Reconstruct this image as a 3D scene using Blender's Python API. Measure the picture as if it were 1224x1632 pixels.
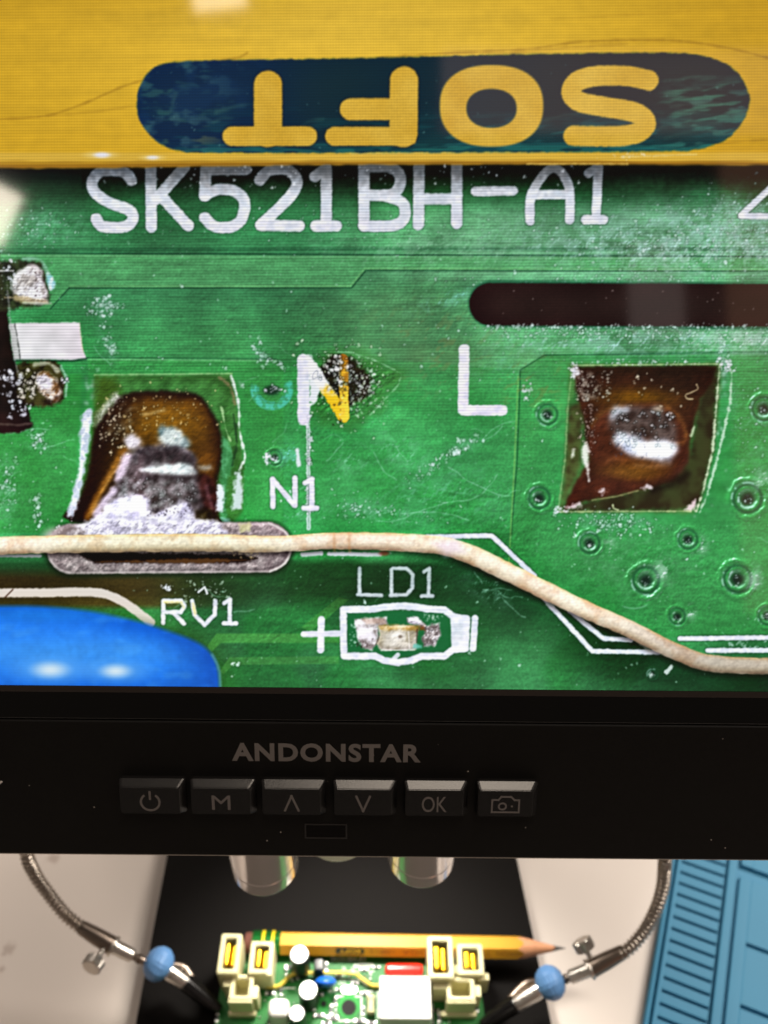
import bpy, bmesh, math, random
import numpy as np
from mathutils import Vector, Matrix

for _o in list(bpy.data.objects):
    bpy.data.objects.remove(_o)
scene = bpy.context.scene
COL = scene.collection
rad = math.radians

# ---------------------------------------------------------------- camera
PW, PH, FPX = 1224.0, 1632.0, 1400.0            # picture frame in pixels and focal length in pixels
PITCH, ROLL, CAMZ = rad(40.8), rad(0.5), 0.31
cam_d = bpy.data.cameras.new('camera'); cam = bpy.data.objects.new('camera', cam_d); COL.objects.link(cam)
cam_d.sensor_fit = 'HORIZONTAL'; cam_d.sensor_width = 36.0; cam_d.lens = 36.0 * FPX / PW
cam_d.clip_start = 0.005; cam_d.clip_end = 60
CAM_R = Matrix.Rotation(math.pi / 2 - PITCH, 3, 'X') @ Matrix.Rotation(ROLL, 3, 'Z')
cam.matrix_world = Matrix.Translation((0, 0, CAMZ)) @ CAM_R.to_4x4()
cam_d.dof.use_dof = True; cam_d.dof.focus_distance = 0.157; cam_d.dof.aperture_fstop = 26
scene.camera = cam
scene.cycles.max_bounces = 7; scene.cycles.diffuse_bounces = 3; scene.cycles.glossy_bounces = 4
scene.cycles.transmission_bounces = 2; scene.cycles.caustics_reflective = False; scene.cycles.caustics_refractive = False

# ---------------------------------------------------------------- exposure, world, large lamps
vs = scene.view_settings
vs.view_transform = 'Standard'; vs.look = 'None'; vs.exposure = 0; vs.gamma = 1; vs.use_curve_mapping = False
world = bpy.data.worlds.new('World'); scene.world = world; world.use_nodes = True
wb = world.node_tree.nodes['Background']
wb.inputs['Color'].default_value = (1.0, 0.82, 0.68, 1); wb.inputs['Strength'].default_value = 0.08

def area(name, loc, target, sx, sy, watts, col):
    d = bpy.data.lights.new(name, 'AREA'); d.shape = 'RECTANGLE'; d.size = sx; d.size_y = sy
    d.energy = watts; d.color = col
    o = bpy.data.objects.new(name, d); COL.objects.link(o)
    o.location = loc
    o.rotation_euler = (Vector(target) - Vector(loc)).to_track_quat('-Z', 'Y').to_euler()
    return o
# room lighting of the workshop: a ceiling panel overhead to the right, a weaker one to the left
area('ceiling_light_right', (1.0, 0.75, 1.35), (0.10, 0.12, 0), 0.9, 0.5, 38, (1.0, 0.90, 0.80))
area('ceiling_light_overhead', (0.22, 0.0, 1.9), (0.05, 0.08, 0.12), 0.8, 0.5, 11, (1.0, 0.85, 0.70))
area('ceiling_light_left', (-0.9, 0.7, 1.7), (-0.1, 0.12, 0), 0.8, 0.4, 7, (1.0, 0.84, 0.72))
# two ceiling tubes behind the photographer, mirrored in the glossy screen
area('ceiling_tube', (-1.15, -2.1, 1.44), (-0.06, 0.14, 0.255), 0.13, 0.16, 1.5, (1.0, 0.86, 0.70)).rotation_euler.rotate_axis('Z', rad(-16))
area('ceiling_tube_far', (-0.51, -2.1, 2.13), (-0.026, 0.15, 0.28), 0.16, 0.05, 0.3, (1.0, 0.86, 0.70)).rotation_euler.rotate_axis('Z', rad(14))

# dim area lamps added in place of lit room surfaces behind the photographer, mirrored faintly in the screen's glass
def panel(name, x0, x1, z0, z1, radiance, col):
    o = area(name, ((x0 + x1) / 2, -2.1, (z0 + z1) / 2), ((x0 + x1) / 2, 0, (z0 + z1) / 2), x1 - x0, z1 - z0, radiance * math.pi * (x1 - x0) * (z1 - z0), col)
panel('door_glow_lamp', 0.97, 1.5, 0.3, 1.66, 0.75, (1.0, 0.48, 0.28))
panel('shelf_glow_lamp', 0.69, 0.85, 1.08, 1.36, 0.8, (1.0, 0.80, 0.74))
panel('wall_glow_lamp', 0.16, 1.4, 1.70, 1.98, 0.9, (1.0, 0.68, 0.58))

# ---------------------------------------------------------------- helpers
def ray(px, py):
    return (CAM_R @ Vector(((px - PW / 2) / FPX, -(py - PH / 2) / FPX, -1.0)))
def on_z(px, py, z):
    """point of the horizontal plane at height z seen at that place of the photograph"""
    d = ray(px, py); t = (z - CAMZ) / d.z
    return Vector((d.x * t, d.y * t, z))
def proj(P):
    q = CAM_R.transposed() @ (Vector(P) - Vector((0, 0, CAMZ)))
    return PW / 2 + FPX * q.x / -q.z, PH / 2 - FPX * q.y / -q.z

def srgb(r, g, b):
    f = lambda c: (c / 255 / 12.92) if c <= 10 else ((c / 255 + 0.055) / 1.055) ** 2.4
    return (f(r), f(g), f(b), 1.0)

def mat(name, col, rough=0.5, metal=0.0, spec=0.5, var=0.0, vscale=60.0, bump=0.0, bscale=400.0, coat=0.0, trans=0.0, rvar=0.0):
    m = bpy.data.materials.new(name); m.use_nodes = True
    nt = m.node_tree; b = nt.nodes['Principled BSDF']
    b.inputs['Base Color'].default_value = col
    b.inputs['Roughness'].default_value = rough; b.inputs['Metallic'].default_value = metal
    b.inputs['Specular IOR Level'].default_value = spec; b.inputs['Coat Weight'].default_value = coat
    b.inputs['Transmission Weight'].default_value = trans
    tc = nt.nodes.new('ShaderNodeTexCoord')
    if var or rvar:
        n = nt.nodes.new('ShaderNodeTexNoise'); n.inputs['Scale'].default_value = vscale; n.inputs['Detail'].default_value = 5
        nt.links.new(tc.outputs['Object'], n.inputs['Vector'])
        if var:
            mx = nt.nodes.new('ShaderNodeMix'); mx.data_type = 'RGBA'
            mx.inputs[6].default_value = tuple(c * (1 - var) for c in col[:3]) + (1,)
            mx.inputs[7].default_value = tuple(min(1, c * (1 + var)) for c in col[:3]) + (1,)
            nt.links.new(n.outputs['Fac'], mx.inputs[0]); nt.links.new(mx.outputs[2], b.inputs['Base Color'])
        if rvar:
            mr = nt.nodes.new('ShaderNodeMapRange'); mr.inputs[3].default_value = max(0, rough - rvar); mr.inputs[4].default_value = min(1, rough + rvar)
            nt.links.new(n.outputs['Fac'], mr.inputs[0]); nt.links.new(mr.outputs[0], b.inputs['Roughness'])
    if bump:
        n2 = nt.nodes.new('ShaderNodeTexNoise'); n2.inputs['Scale'].default_value = bscale; n2.inputs['Detail'].default_value = 3
        nt.links.new(tc.outputs['Object'], n2.inputs['Vector'])
        bp = nt.nodes.new('ShaderNodeBump'); bp.inputs['Strength'].default_value = bump; bp.inputs['Distance'].default_value = 0.0003
        nt.links.new(n2.outputs['Fac'], bp.inputs['Height']); nt.links.new(bp.outputs['Normal'], b.inputs['Normal'])
    return m

def empty(name, loc=(0, 0, 0), rot=(0, 0, 0), label=None, cat=None, group=None):
    o = bpy.data.objects.new(name, None); COL.objects.link(o); o.location = loc; o.rotation_euler = rot
    o.empty_display_size = 0.01
    if label: o['label'] = label
    if cat: o['category'] = cat
    if group: o['group'] = group
    return o

def build(name, bm, m, parent=None, smooth=False, ang=40):
    me = bpy.data.meshes.new(name)
    bmesh.ops.recalc_face_normals(bm, faces=bm.faces[:])
    if smooth:
        for f in bm.faces: f.smooth = True
        for e in bm.edges:
            if len(e.link_faces) == 2 and e.calc_face_angle(0) > rad(ang): e.smooth = False
    bm.to_mesh(me); bm.free()
    if m: me.materials.append(m)
    o = bpy.data.objects.new(name, me); COL.objects.link(o)
    if smooth:
        wn = o.modifiers.new('even_normals', 'WEIGHTED_NORMAL'); wn.keep_sharp = True
    if parent: o.parent = parent
    return o

def xbox(bm, x0, x1, y0, y1, z0, z1, bev=0.0, seg=2, rot=None):
    """a box, optionally bevelled, added to bm"""
    b = bmesh.new(); bmesh.ops.create_cube(b, size=1.0)
    bmesh.ops.scale(b, vec=(x1 - x0, y1 - y0, z1 - z0), verts=b.verts[:])
    bmesh.ops.translate(b, vec=((x0 + x1) / 2, (y0 + y1) / 2, (z0 + z1) / 2), verts=b.verts[:])
    if bev: bmesh.ops.bevel(b, geom=b.edges[:], offset=bev, segments=seg, profile=0.5, affect='EDGES')
    if rot: bmesh.ops.transform(b, matrix=rot, verts=b.verts[:])
    merge(bm, b); return bm
def merge(bm, b):
    me = bpy.data.meshes.new('tmp'); b.to_mesh(me); b.free(); bm.from_mesh(me); bpy.data.meshes.remove(me)

def tube(bm, pts, radii, seg=16, cap=True):
    pts = [Vector(p) for p in pts]; n = len(pts)
    if not hasattr(radii, '__len__'): radii = [radii] * n
    ref = Vector((0.3, 0.2, 1)).normalized(); rings = []
    for i, p in enumerate(pts):
        t = (pts[min(i + 1, n - 1)] - pts[max(i - 1, 0)])
        if t.length < 1e-9: t = Vector((0, 0, 1))
        t.normalize()
        u = ref - t * ref.dot(t)
        if u.length < 1e-4: u = Vector((1, 0, 0)) - t * t.x
        u.normalize(); ref = u; v = t.cross(u)
        rings.append([bm.verts.new(p + (u * math.cos(2 * math.pi * k / seg) + v * math.sin(2 * math.pi * k / seg)) * radii[i]) for k in range(seg)])
    for a, b in zip(rings[:-1], rings[1:]):
        for k in range(seg): bm.faces.new((a[k], a[(k + 1) % seg], b[(k + 1) % seg], b[k]))
    if cap:
        bm.faces.new(rings[0][::-1]); bm.faces.new(rings[-1])
    return bm
def rod(bm, a, b, prof, seg=20):
    """lathe along a->b; prof = [(t, r)], t a share of the length"""
    a = Vector(a); b = Vector(b); d = b - a; L = d.length; d.normalize()
    u = d.orthogonal().normalized(); v = d.cross(u); rings = []
    for t, r in prof:
        c = a + d * (t * L); rings.append([bm.verts.new(c + (u * math.cos(2 * math.pi * k / seg) + v * math.sin(2 * math.pi * k / seg)) * max(r, 1e-6)) for k in range(seg)])
    for p, q in zip(rings[:-1], rings[1:]):
        for k in range(seg): bm.faces.new((p[k], p[(k + 1) % seg], q[(k + 1) % seg], q[k]))
    bm.faces.new(rings[0][::-1]); bm.faces.new(rings[-1]); return bm
def prism(bm, pts, z0, z1):
    lo = [bm.verts.new((x, y, z0)) for x, y in pts]; hi = [bm.verts.new((x, y, z1)) for x, y in pts]
    n = len(pts)
    for i in range(n): bm.faces.new((lo[i], lo[(i + 1) % n], hi[(i + 1) % n], hi[i]))
    bm.faces.new(lo[::-1]); bm.faces.new(hi); return bm
def cat_spline(pts, n=10):
    P = [Vector(p) for p in pts]; out = []
    for i in range(len(P) - 1):
        p0 = P[max(i - 1, 0)]; p1 = P[i]; p2 = P[i + 1]; p3 = P[min(i + 2, len(P) - 1)]
        for k in range(n):
            t = k / n
            out.append(0.5 * ((2 * p1) + (-p0 + p2) * t + (2 * p0 - 5 * p1 + 4 * p2 - p3) * t * t + (-p0 + 3 * p1 - 3 * p2 + p3) * t ** 3))
    out.append(P[-1]); return out

def lettering(name, text, m, parent, x0, x1, y0, y1, M=None, bold=0.0, depth=0.00004, space=1.0):
    """raised print fitted into the rectangle x0..x1, y0..y1 of a plane; M places that plane"""
    cu = bpy.data.curves.new('tmp', 'FONT'); cu.body = text; cu.offset = bold; cu.extrude = 0.5; cu.resolution_u = 4
    cu.space_character = space
    o = bpy.data.objects.new('tmp', cu); COL.objects.link(o)
    bpy.context.view_layer.update()
    me = bpy.data.meshes.new_from_object(o.evaluated_get(bpy.context.evaluated_depsgraph_get()))
    bpy.data.objects.remove(o); bpy.data.curves.remove(cu)
    xs = [v.co.x for v in me.vertices]; ys = [v.co.y for v in me.vertices]
    ax, bx, ay, by = min(xs), max(xs), min(ys), max(ys)
    for v in me.vertices:
        v.co = Vector((x0 + (v.co.x - ax) / (bx - ax) * (x1 - x0), y0 + (v.co.y - ay) / (by - ay) * (y1 - y0), depth * (0.5 + v.co.z)))
    if M is not None: me.transform(M)
    me.name = name; me.materials.clear(); me.materials.append(m)
    q = bpy.data.objects.new(name, me); COL.objects.link(q)
    if parent: q.parent = parent
    return q
# ---------------------------------------------------------------- the picture shown on the screen
# A small numpy painter: the display's picture is computed here, shape by shape, and later
# written as colour values on the fine grid of the display panel.
CX0, CY0, CX1, CY1 = -260, -60, 1480, 1130           # extent of the picture, in picture units
CW, CH = CX1 - CX0, CY1 - CY0
_rng = np.random.RandomState(7)
_TILES = [_rng.rand(256, 256).astype(np.float32) for _ in range(6)]

def noise(x, y, s, seed=0, sy=None):
    t = _TILES[seed % 6]
    if sy is None:                                    # isotropic: turn the lattice so that it never lines up with the rows
        x, y = 0.8253 * x + 0.5646 * y, -0.5646 * x + 0.8253 * y
    u = x / s + 17.3 * seed; v = y / (sy or s) + 31.7 * seed
    iu = np.floor(u).astype(int); iv = np.floor(v).astype(int)
    fu = u - iu; fv = v - iv
    fu = fu * fu * (3 - 2 * fu); fv = fv * fv * (3 - 2 * fv)
    a = t[iv % 256, iu % 256]; b = t[iv % 256, (iu + 1) % 256]
    c = t[(iv + 1) % 256, iu % 256]; d = t[(iv + 1) % 256, (iu + 1) % 256]
    return (a * (1 - fu) + b * fu) * (1 - fv) + (c * (1 - fu) + d * fu) * fv

def fbm(x, y, s, seed=0, oct=3, sy=None):
    r = 0; amp = 1; tot = 0
    for k in range(oct):
        r = r + amp * noise(x, y, s / 2 ** k, seed + k, (sy / 2 ** k) if sy else None)
        tot += amp; amp *= 0.55
    return r / tot

def sstep(a, b, x):
    t = np.clip((x - a) / (b - a), 0, 1)
    return t * t * (3 - 2 * t)

def spline(pts, n=8, closed=False):
    P = np.array(pts, float); m = len(P); out = []
    rng = range(m if closed else m - 1)
    for i in rng:
        if closed:
            p0, p1, p2, p3 = P[i - 1], P[i], P[(i + 1) % m], P[(i + 2) % m]
        else:
            p0 = P[max(i - 1, 0)]; p1 = P[i]; p2 = P[i + 1]; p3 = P[min(i + 2, m - 1)]
        for k in range(n):
            t = k / n
            out.append(0.5 * ((2 * p1) + (-p0 + p2) * t + (2 * p0 - 5 * p1 + 4 * p2 - p3) * t * t
                              + (-p0 + 3 * p1 - 3 * p2 + p3) * t ** 3))
    if not closed:
        out.append(P[-1])
    return np.array(out)

class Picture:
    def __init__(self):
        self.a = np.zeros((CH, CW, 3), np.float32)
    def win(self, x0, y0, x1, y1):
        i0 = int(max(0, math.floor(x0) - CX0)); i1 = int(min(CW, math.ceil(x1) - CX0))
        j0 = int(max(0, math.floor(y0) - CY0)); j1 = int(min(CH, math.ceil(y1) - CY0))
        if i1 <= i0 or j1 <= j0:
            return None
        X, Y = np.meshgrid(np.arange(i0, i1) + CX0 + 0.5, np.arange(j0, j1) + CY0 + 0.5)
        return (slice(j0, j1), slice(i0, i1)), X, Y
    def put(self, sl, m, col):
        m = np.clip(m, 0, 1)[..., None]
        c = np.asarray(col, np.float32)
        self.a[sl] = self.a[sl] * (1 - m) + c * m
    def mul(self, sl, m, f):
        m = np.clip(m, 0, 1)[..., None]
        self.a[sl] = self.a[sl] * (1 - m + m * np.asarray(f, np.float32))
    def region(self, fn, box, col, alpha=1.0):
        w = self.win(*box)
        if not w: return
        sl, X, Y = w
        c = col(X, Y) if callable(col) else col
        self.put(sl, fn(X, Y) * alpha, c)
    def shade(self, fn, box, f):
        w = self.win(*box)
        if not w: return
        sl, X, Y = w
        self.mul(sl, fn(X, Y), f)
    @staticmethod
    def dseg(X, Y, pts):
        d = None
        for (ax, ay), (bx, by) in zip(pts[:-1], pts[1:]):
            vx, vy = bx - ax, by - ay
            L = vx * vx + vy * vy + 1e-9
            t = np.clip(((X - ax) * vx + (Y - ay) * vy) / L, 0, 1)
            q = (X - ax - t * vx) ** 2 + (Y - ay - t * vy) ** 2
            d = q if d is None else np.minimum(d, q)
        return np.sqrt(d)
    def stroke(self, pts, hw, col, soft=1.6, alpha=1.0, rough=0, seed=0, curve=0, rs=5):
        p = spline(pts, curve) if curve else np.array(pts, float)
        pad = hw + soft + rough + 2
        w = self.win(p[:, 0].min() - pad, p[:, 1].min() - pad, p[:, 0].max() + pad, p[:, 1].max() + pad)
        if not w: return
        sl, X, Y = w
        d = self.dseg(X, Y, p) - hw
        if rough:
            d = d + (fbm(X, Y, rs, seed, 2) - 0.5) * 2 * rough
        c = col(X, Y) if callable(col) else col
        self.put(sl, np.clip(0.5 - d / soft, 0, 1) * alpha, c)
    @staticmethod
    def sdpoly(X, Y, P):
        d = np.full(X.shape, 1e18); ins = np.zeros(X.shape, bool)
        n = len(P)
        for i in range(n):
            ax, ay = P[i]; bx, by = P[(i + 1) % n]
            vx, vy = bx - ax, by - ay
            t = np.clip(((X - ax) * vx + (Y - ay) * vy) / (vx * vx + vy * vy + 1e-9), 0, 1)
            d = np.minimum(d, (X - ax - t * vx) ** 2 + (Y - ay - t * vy) ** 2)
            if ay != by:
                c = ((ay > Y) != (by > Y)) & (X < (bx - ax) * (Y - ay) / (by - ay) + ax)
                ins ^= c
        d = np.sqrt(d)
        return np.where(ins, -d, d)
    def poly(self, pts, col, soft=1.6, alpha=1.0, rough=0, seed=0, curve=0, mult=False, rs=5):
        P = spline(pts, curve, True) if curve else np.array(pts, float)
        pad = soft + rough + 2
        w = self.win(P[:, 0].min() - pad, P[:, 1].min() - pad, P[:, 0].max() + pad, P[:, 1].max() + pad)
        if not w: return
        sl, X, Y = w
        d = self.sdpoly(X, Y, P)
        if rough:
            d = d + (fbm(X, Y, rs, seed, 2) - 0.5) * 2 * rough
        m = np.clip(0.5 - d / soft, 0, 1) * alpha
        c = col(X, Y) if callable(col) else col
        (self.mul if mult else self.put)(sl, m, c)
    def ell(self, cx, cy, rx, ry, col, soft=0.3, alpha=1.0, mult=False):
        """soft is a share of the radius"""
        k = 1 + soft
        w = self.win(cx - rx * k - 2, cy - ry * k - 2, cx + rx * k + 2, cy + ry * k + 2)
        if not w: return
        sl, X, Y = w
        r = np.sqrt(((X - cx) / rx) ** 2 + ((Y - cy) / ry) ** 2)
        m = (1 - sstep(1 - soft, 1 + soft, r)) * alpha
        c = col(X, Y) if callable(col) else col
        (self.mul if mult else self.put)(sl, m, c)
    def ring(self, cx, cy, rx, ry, hw, col, alpha=1.0, a0=0, a1=360, soft=2, broken=0, seed=0):
        w = self.win(cx - rx - hw - 3, cy - ry - hw - 3, cx + rx + hw + 3, cy + ry + hw + 3)
        if not w: return
        sl, X, Y = w
        r = np.sqrt(((X - cx) / rx) ** 2 + ((Y - cy) / ry) ** 2)
        d = abs(r - 1) * min(rx, ry) - hw
        m = np.clip(0.5 - d / soft, 0, 1) * alpha
        if a1 - a0 < 360:
            th = (np.degrees(np.arctan2(Y - cy, X - cx)) - a0) % 360
            m = m * sstep(0, 14, th) * (1 - sstep(a1 - a0 - 14, a1 - a0, th))
        if broken:
            m = m * np.clip(sstep(0.38, 0.62, noise(X, Y, 5, seed)) + 1 - broken, 0, 1)
        self.put(sl, m, col)
    def specks(self, n, sample, col, r=(0.7, 2.0), seed=0, alpha=(0.5, 1.0), dark=0.0):
        R = np.random.RandomState(seed)
        for _ in range(n):
            p = sample(R)
            if p is None: continue
            x, y = p
            rr = r[0] + (r[1] - r[0]) * R.rand() ** 2.2
            al = alpha[0] + (alpha[1] - alpha[0]) * R.rand()
            w = self.win(x - rr * 2.6 - 3, y - rr * 2.6 - 3, x + rr * 2.6 + 3, y + rr * 2.6 + 3)
            if not w: continue
            sl, X, Y = w
            d = None
            for q in range(1 + (rr > 1.1) + (rr > 1.8)):
                st = 0.65 + 0.7 * R.rand(); an = R.rand() * 3.14; k = rr * (1 if q == 0 else 0.35 + 0.4 * R.rand())
                ox, oy = (0, 0) if q == 0 else (R.randn() * rr * 0.8, R.randn() * rr * 0.8)
                dx = (X - x - ox) * math.cos(an) + (Y - y - oy) * math.sin(an); dy = -(X - x - ox) * math.sin(an) + (Y - y - oy) * math.cos(an)
                dd = np.sqrt((dx / st) ** 2 + (dy * st) ** 2) - k
                d = dd if d is None else np.minimum(d, dd)
            if dark:
                self.mul(sl, np.clip(1 - abs(d - 1.2) / 1.6, 0, 1) * dark * 0.4, (0.5, 0.55, 0.52))
            self.put(sl, np.clip(0.5 - (d + 0.2) / 2.4, 0, 1) * al * 0.9, col)
    def emboss(self, pts, R, bump, bs, k=0.5, spec=120, thr=(0.9, 1.9), light=(0.45, 0.85), curve=0, seed=0, col=(255, 255, 255), soft=4, dome=1.0):
        """light a painted patch as a rounded, uneven surface: R = radius of its rounded edge"""
        Pp = spline(pts, curve, True) if curve else np.array(pts, float)
        w = self.win(Pp[:, 0].min() - 3, Pp[:, 1].min() - 3, Pp[:, 0].max() + 3, Pp[:, 1].max() + 3)
        if not w: return
        sl, X, Y = w
        d = -self.sdpoly(X, Y, Pp); t = np.clip(d / R, 0, 1)
        h = dome * R * np.sqrt(np.clip(1 - (1 - t) ** 2, 0, 1)) + bump * bs * (fbm(X, Y, bs, seed, 3) - 0.5)
        gy, gx = np.gradient(h); e = gx * light[0] + gy * light[1]
        m = np.clip(d / soft, 0, 1)[..., None]
        a = self.a[sl]; f = np.clip(1 + k * e, 0.35, 1.9)[..., None]
        g = (sstep(thr[0], thr[1], e) * min(spec, 215) / 255.)[..., None]
        self.a[sl] = a * (1 - m) + m * (a * f * (1 - g) + np.asarray(col, np.float32) * g)
    def soften(self, x0, y0, x1, y1, sg, feather=10):
        sl, X, Y = self.win(x0, y0, x1, y1)
        m = np.clip(np.minimum(np.minimum(X - x0, x1 - X), np.minimum(Y - y0, y1 - Y)) / feather, 0, 1)[..., None]
        a = self.a[sl]; self.a[sl] = a * (1 - m) + gblur(a, sg) * m
    def squig(self, x, y, L, col, seed, hw=0.8, alpha=0.8, turn=0.5, ang=None):
        R = np.random.RandomState(seed); a = R.rand() * 6.28 if ang is None else ang
        pts = [(x, y)]; n = max(3, int(L / 6))
        for _ in range(n):
            a += (R.rand() - 0.5) * 2 * turn
            x += math.cos(a) * L / n; y += math.sin(a) * L / n; pts.append((x, y))
        self.stroke(pts, hw * 0.6, col, 2.4, alpha * 0.75, 0.9, seed % 5, 3, 4)

def gblur(a, s):
    k = int(max(1, round(s * 3))); w = np.exp(-0.5 * (np.arange(-k, k + 1) / s) ** 2); w /= w.sum()
    p = np.pad(a, ((k, k), (0, 0), (0, 0)), 'edge'); r = sum(w[i] * p[i:i + a.shape[0]] for i in range(2 * k + 1))
    p = np.pad(r, ((0, 0), (k, k), (0, 0)), 'edge'); return sum(w[i] * p[:, i:i + a.shape[1]] for i in range(2 * k + 1))

def mixc(a, b, t):
    return np.asarray(a, np.float32) * (1 - t[..., None]) + np.asarray(b, np.float32) * t[..., None]

def paint_picture():
    P = Picture()
    sl, X, Y = P.win(CX0, CY0, CX1, CY1)
    A = P.a
    # ---- solder-mask green of the magnified board
    g = mixc((34, 108, 62), (52, 138, 80), fbm(X, Y, 190, 1, 3))
    # lower third darker, right-hand middle a bit more teal
    g = g * (1 - 0.16 * sstep(880, 960, Y) * (1 - sstep(700, 1000, X) * 0.2))[..., None]
    g = mixc(g, (38, 116, 84), 0.55 * sstep(500, 900, X) * sstep(260, 340, Y) * (1 - sstep(520, 640, Y)))
    g = mixc(g, (42, 102, 72), 0.6 * (1 - sstep(440, 580, Y)) * (1 - sstep(500, 800, X)))
    g = g * (1 + 0.12 * sstep(570, 620, Y) * (1 - sstep(860, 920, Y)))[..., None]
    g = mixc(g, (100, 164, 130), 0.62 * sstep(420, 800, X) * sstep(300, 350, Y) * (1 - sstep(432, 470, Y)))
    g = mixc(g, (84, 148, 104), 0.5 * sstep(420, 640, X) * sstep(430, 480, Y) * (1 - sstep(560, 640, Y)))
    pt = fbm(X, Y, 150, 4, 3)
    g = g * (0.97 + 0.32 * sstep(0.3, 0.7, pt))[..., None] * np.array((1.16, 1.0, 0.97), np.float32)
    g = mixc(g, (30, 112, 44), 0.5 * sstep(0.5, 0.7, fbm(X, Y, 110, 5, 2)) * sstep(560, 640, Y))
    A[:] = g
    # copper areas under the mask
    def trace(pts, col, alpha, soft=2.0): P.poly(pts, col, soft, alpha)
    trace([(-260, 404), (1480, 412), (1480, 432), (585, 430), (560, 459), (112, 459), (80, 492), (-260, 492)], (82, 158, 98), 0.75)
    trace([(140, 574), (440, 576), (452, 590), (452, 850), (120, 850), (140, 600)], (58, 152, 72), 0.55)
    trace([(828, 590), (866, 566), (1480, 566), (1480, 1012), (960, 1016), (815, 900)], (52, 142, 70), 0.6)
    trace([(450, 578), (640, 575), (826, 590), (815, 850), (450, 850)], (54, 150, 76), 0.45)
    trace([(330, 1030), (345, 1010), (540, 1010), (545, 1025), (352, 1025), (336, 1040)], (72, 150, 70), 0.7)
    trace([(350, 1070), (365, 1048), (540, 1046), (540, 1058), (372, 1060), (356, 1075)], (70, 146, 70), 0.6)
    trace([(480, 1000), (540, 952), (556, 956), (495, 1008)], (72, 150, 70), 0.6)
    trace([(-260, 600), (130, 596), (118, 850), (-260, 850)], (52, 140, 62), 0.6)
    for pts, c, al, hw in [([(-260, 402), (1480, 410)], (14, 58, 36), 0.7, 1.3), ([(-260, 406), (1480, 414)], (130, 195, 140), 0.45, 0.9),
                       ([(-260, 398), (1480, 396)], (18, 66, 40), 0.35, 3.0),
                       ([(110, 459), (560, 459), (583, 431), (1480, 433)], (16, 66, 40), 0.75, 1.2), ([(110, 456), (558, 456), (581, 428), (1480, 430)], (120, 190, 120), 0.5, 1.0),
                       ([(80, 492), (110, 459)], (14, 60, 40), 0.6, 1.2),
                       ([(130, 573), (440, 575)], (120, 200, 130), 0.7, 1.0), ([(130, 570), (440, 572)], (20, 74, 44), 0.5, 1.0),
                       ([(815, 850), (824, 740), (829, 610), (829, 590), (868, 566), (1150, 562), (1480, 558)], (20, 84, 44), 0.7, 1.2),
                       ([(811, 900), (820, 740), (826, 600)], (118, 180, 90), 0.5, 1.3),
                       ([(600, 800), (640, 770), (760, 790)], (90, 170, 120), 0.2, 2)]:
        P.stroke(pts, hw, c, 1.6, al)
    # mottling, streaks and brushed grain
    w = fbm(X, Y, 26, 2, 3, 9)
    A *= (0.9 + 0.2 * w)[..., None]
    st = noise(X, Y, 46, 3, 2.2)
    A *= (1 + 0.16 * (st - 0.5) * (1 - 0.6 * sstep(560, 700, Y)))[..., None]
    A *= (1 + 0.16 * (noise(X, Y, 2.2, 4) - 0.5))[..., None]
    VIAS = [(873, 661, 19), (860, 794, 20), (940, 866, 19), (1030, 925, 25), (1176, 923, 26), (1097, 860, 18), (1192, 795, 27), (1080, 983, 15), (1218, 652, 22), (1224, 982, 17), (1040, 1075, 9), (438, 730, 14)]
    Hm = 3.6 * fbm(X, Y, 22, 1, 4) + 1.6 * fbm(X, Y, 6, 3, 2)
    Hm = Hm + 7.0 * sstep(0.5, 0.75, fbm(X, Y, 120, 4, 2)) * fbm(X, Y, 9, 2, 3)
    for (vx, vy, vr) in VIAS:
        vr = vr * 1.12
        w = P.win(vx - 2.2 * vr, vy - 2.2 * vr, vx + 2.2 * vr, vy + 2.2 * vr)
        if not w: continue
        s2, x2, y2 = w
        r2 = np.sqrt((x2 - vx) ** 2 + (y2 - vy) ** 2) * (1 + 0.16 * (fbm(x2, y2, 9, 2, 2) - 0.5)) / vr
        Hm[s2] += 1.3 * vr * (0.20 * np.exp(-((r2 - 1.0) / 0.16) ** 2) + 0.16 * np.exp(-((r2 - 0.58) / 0.14) ** 2) - 0.34 * np.exp(-(r2 / 0.34) ** 2))
    gy, gx = np.gradient(Hm)
    e = gx * 0.5 + gy * 0.85
    A *= np.clip(1 + 0.15 * e, 0.6, 1.6)[..., None]
    gl = sstep(0.95, 1.9, e) * (0.35 + 0.65 * sstep(0.4, 0.66, fbm(X, Y, 70, 0, 3)))
    gl2 = sstep(0.9, 1.6, -e) * 0.25
    A[:] = A * 0.97 + (gl * 1.35 + gl2)[..., None] * np.array((122, 120, 134), np.float32)
    # cloudy flux haze; the broad olive patches are painted room reflection
    def haze(box, cx, cy, rx, ry, col, al, s=10, seed=0, thr=(0.45, 0.7), rot=0.0):
        w = P.win(*box)
        if not w: return
        sl2, x, y = w
        co, si = math.cos(rot), math.sin(rot)
        u = ((x - cx) * co + (y - cy) * si) / rx; v = (-(x - cx) * si + (y - cy) * co) / ry
        env = np.exp(-(u * u + v * v) * 1.4)
        hh = fbm(x, y, s * 1.3, seed, 4) * s * 1.6; gy_, gx_ = np.gradient(hh); e_ = gx_ * 0.5 + gy_ * 0.85
        m = env * (0.45 * sstep(thr[0], thr[1], fbm(x, y, s * 2.2, seed + 1, 3)) + 0.75 * sstep(0.25, 0.9, e_))
        P.put(sl2, m * al, col)
    haze((760, 290, 1480, 460), 1060, 385, 260, 50, (176, 222, 212), 1.0, 7, 1, (0.36, 0.66)); haze((760, 290, 1480, 460), 1120, 400, 200, 40, (200, 232, 224), 0.9, 4, 2, (0.5, 0.7))
    haze((860, 270, 1480, 460), 1180, 352, 150, 50, (176, 216, 212), 0.9, 5, 3, (0.4, 0.66))
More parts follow.
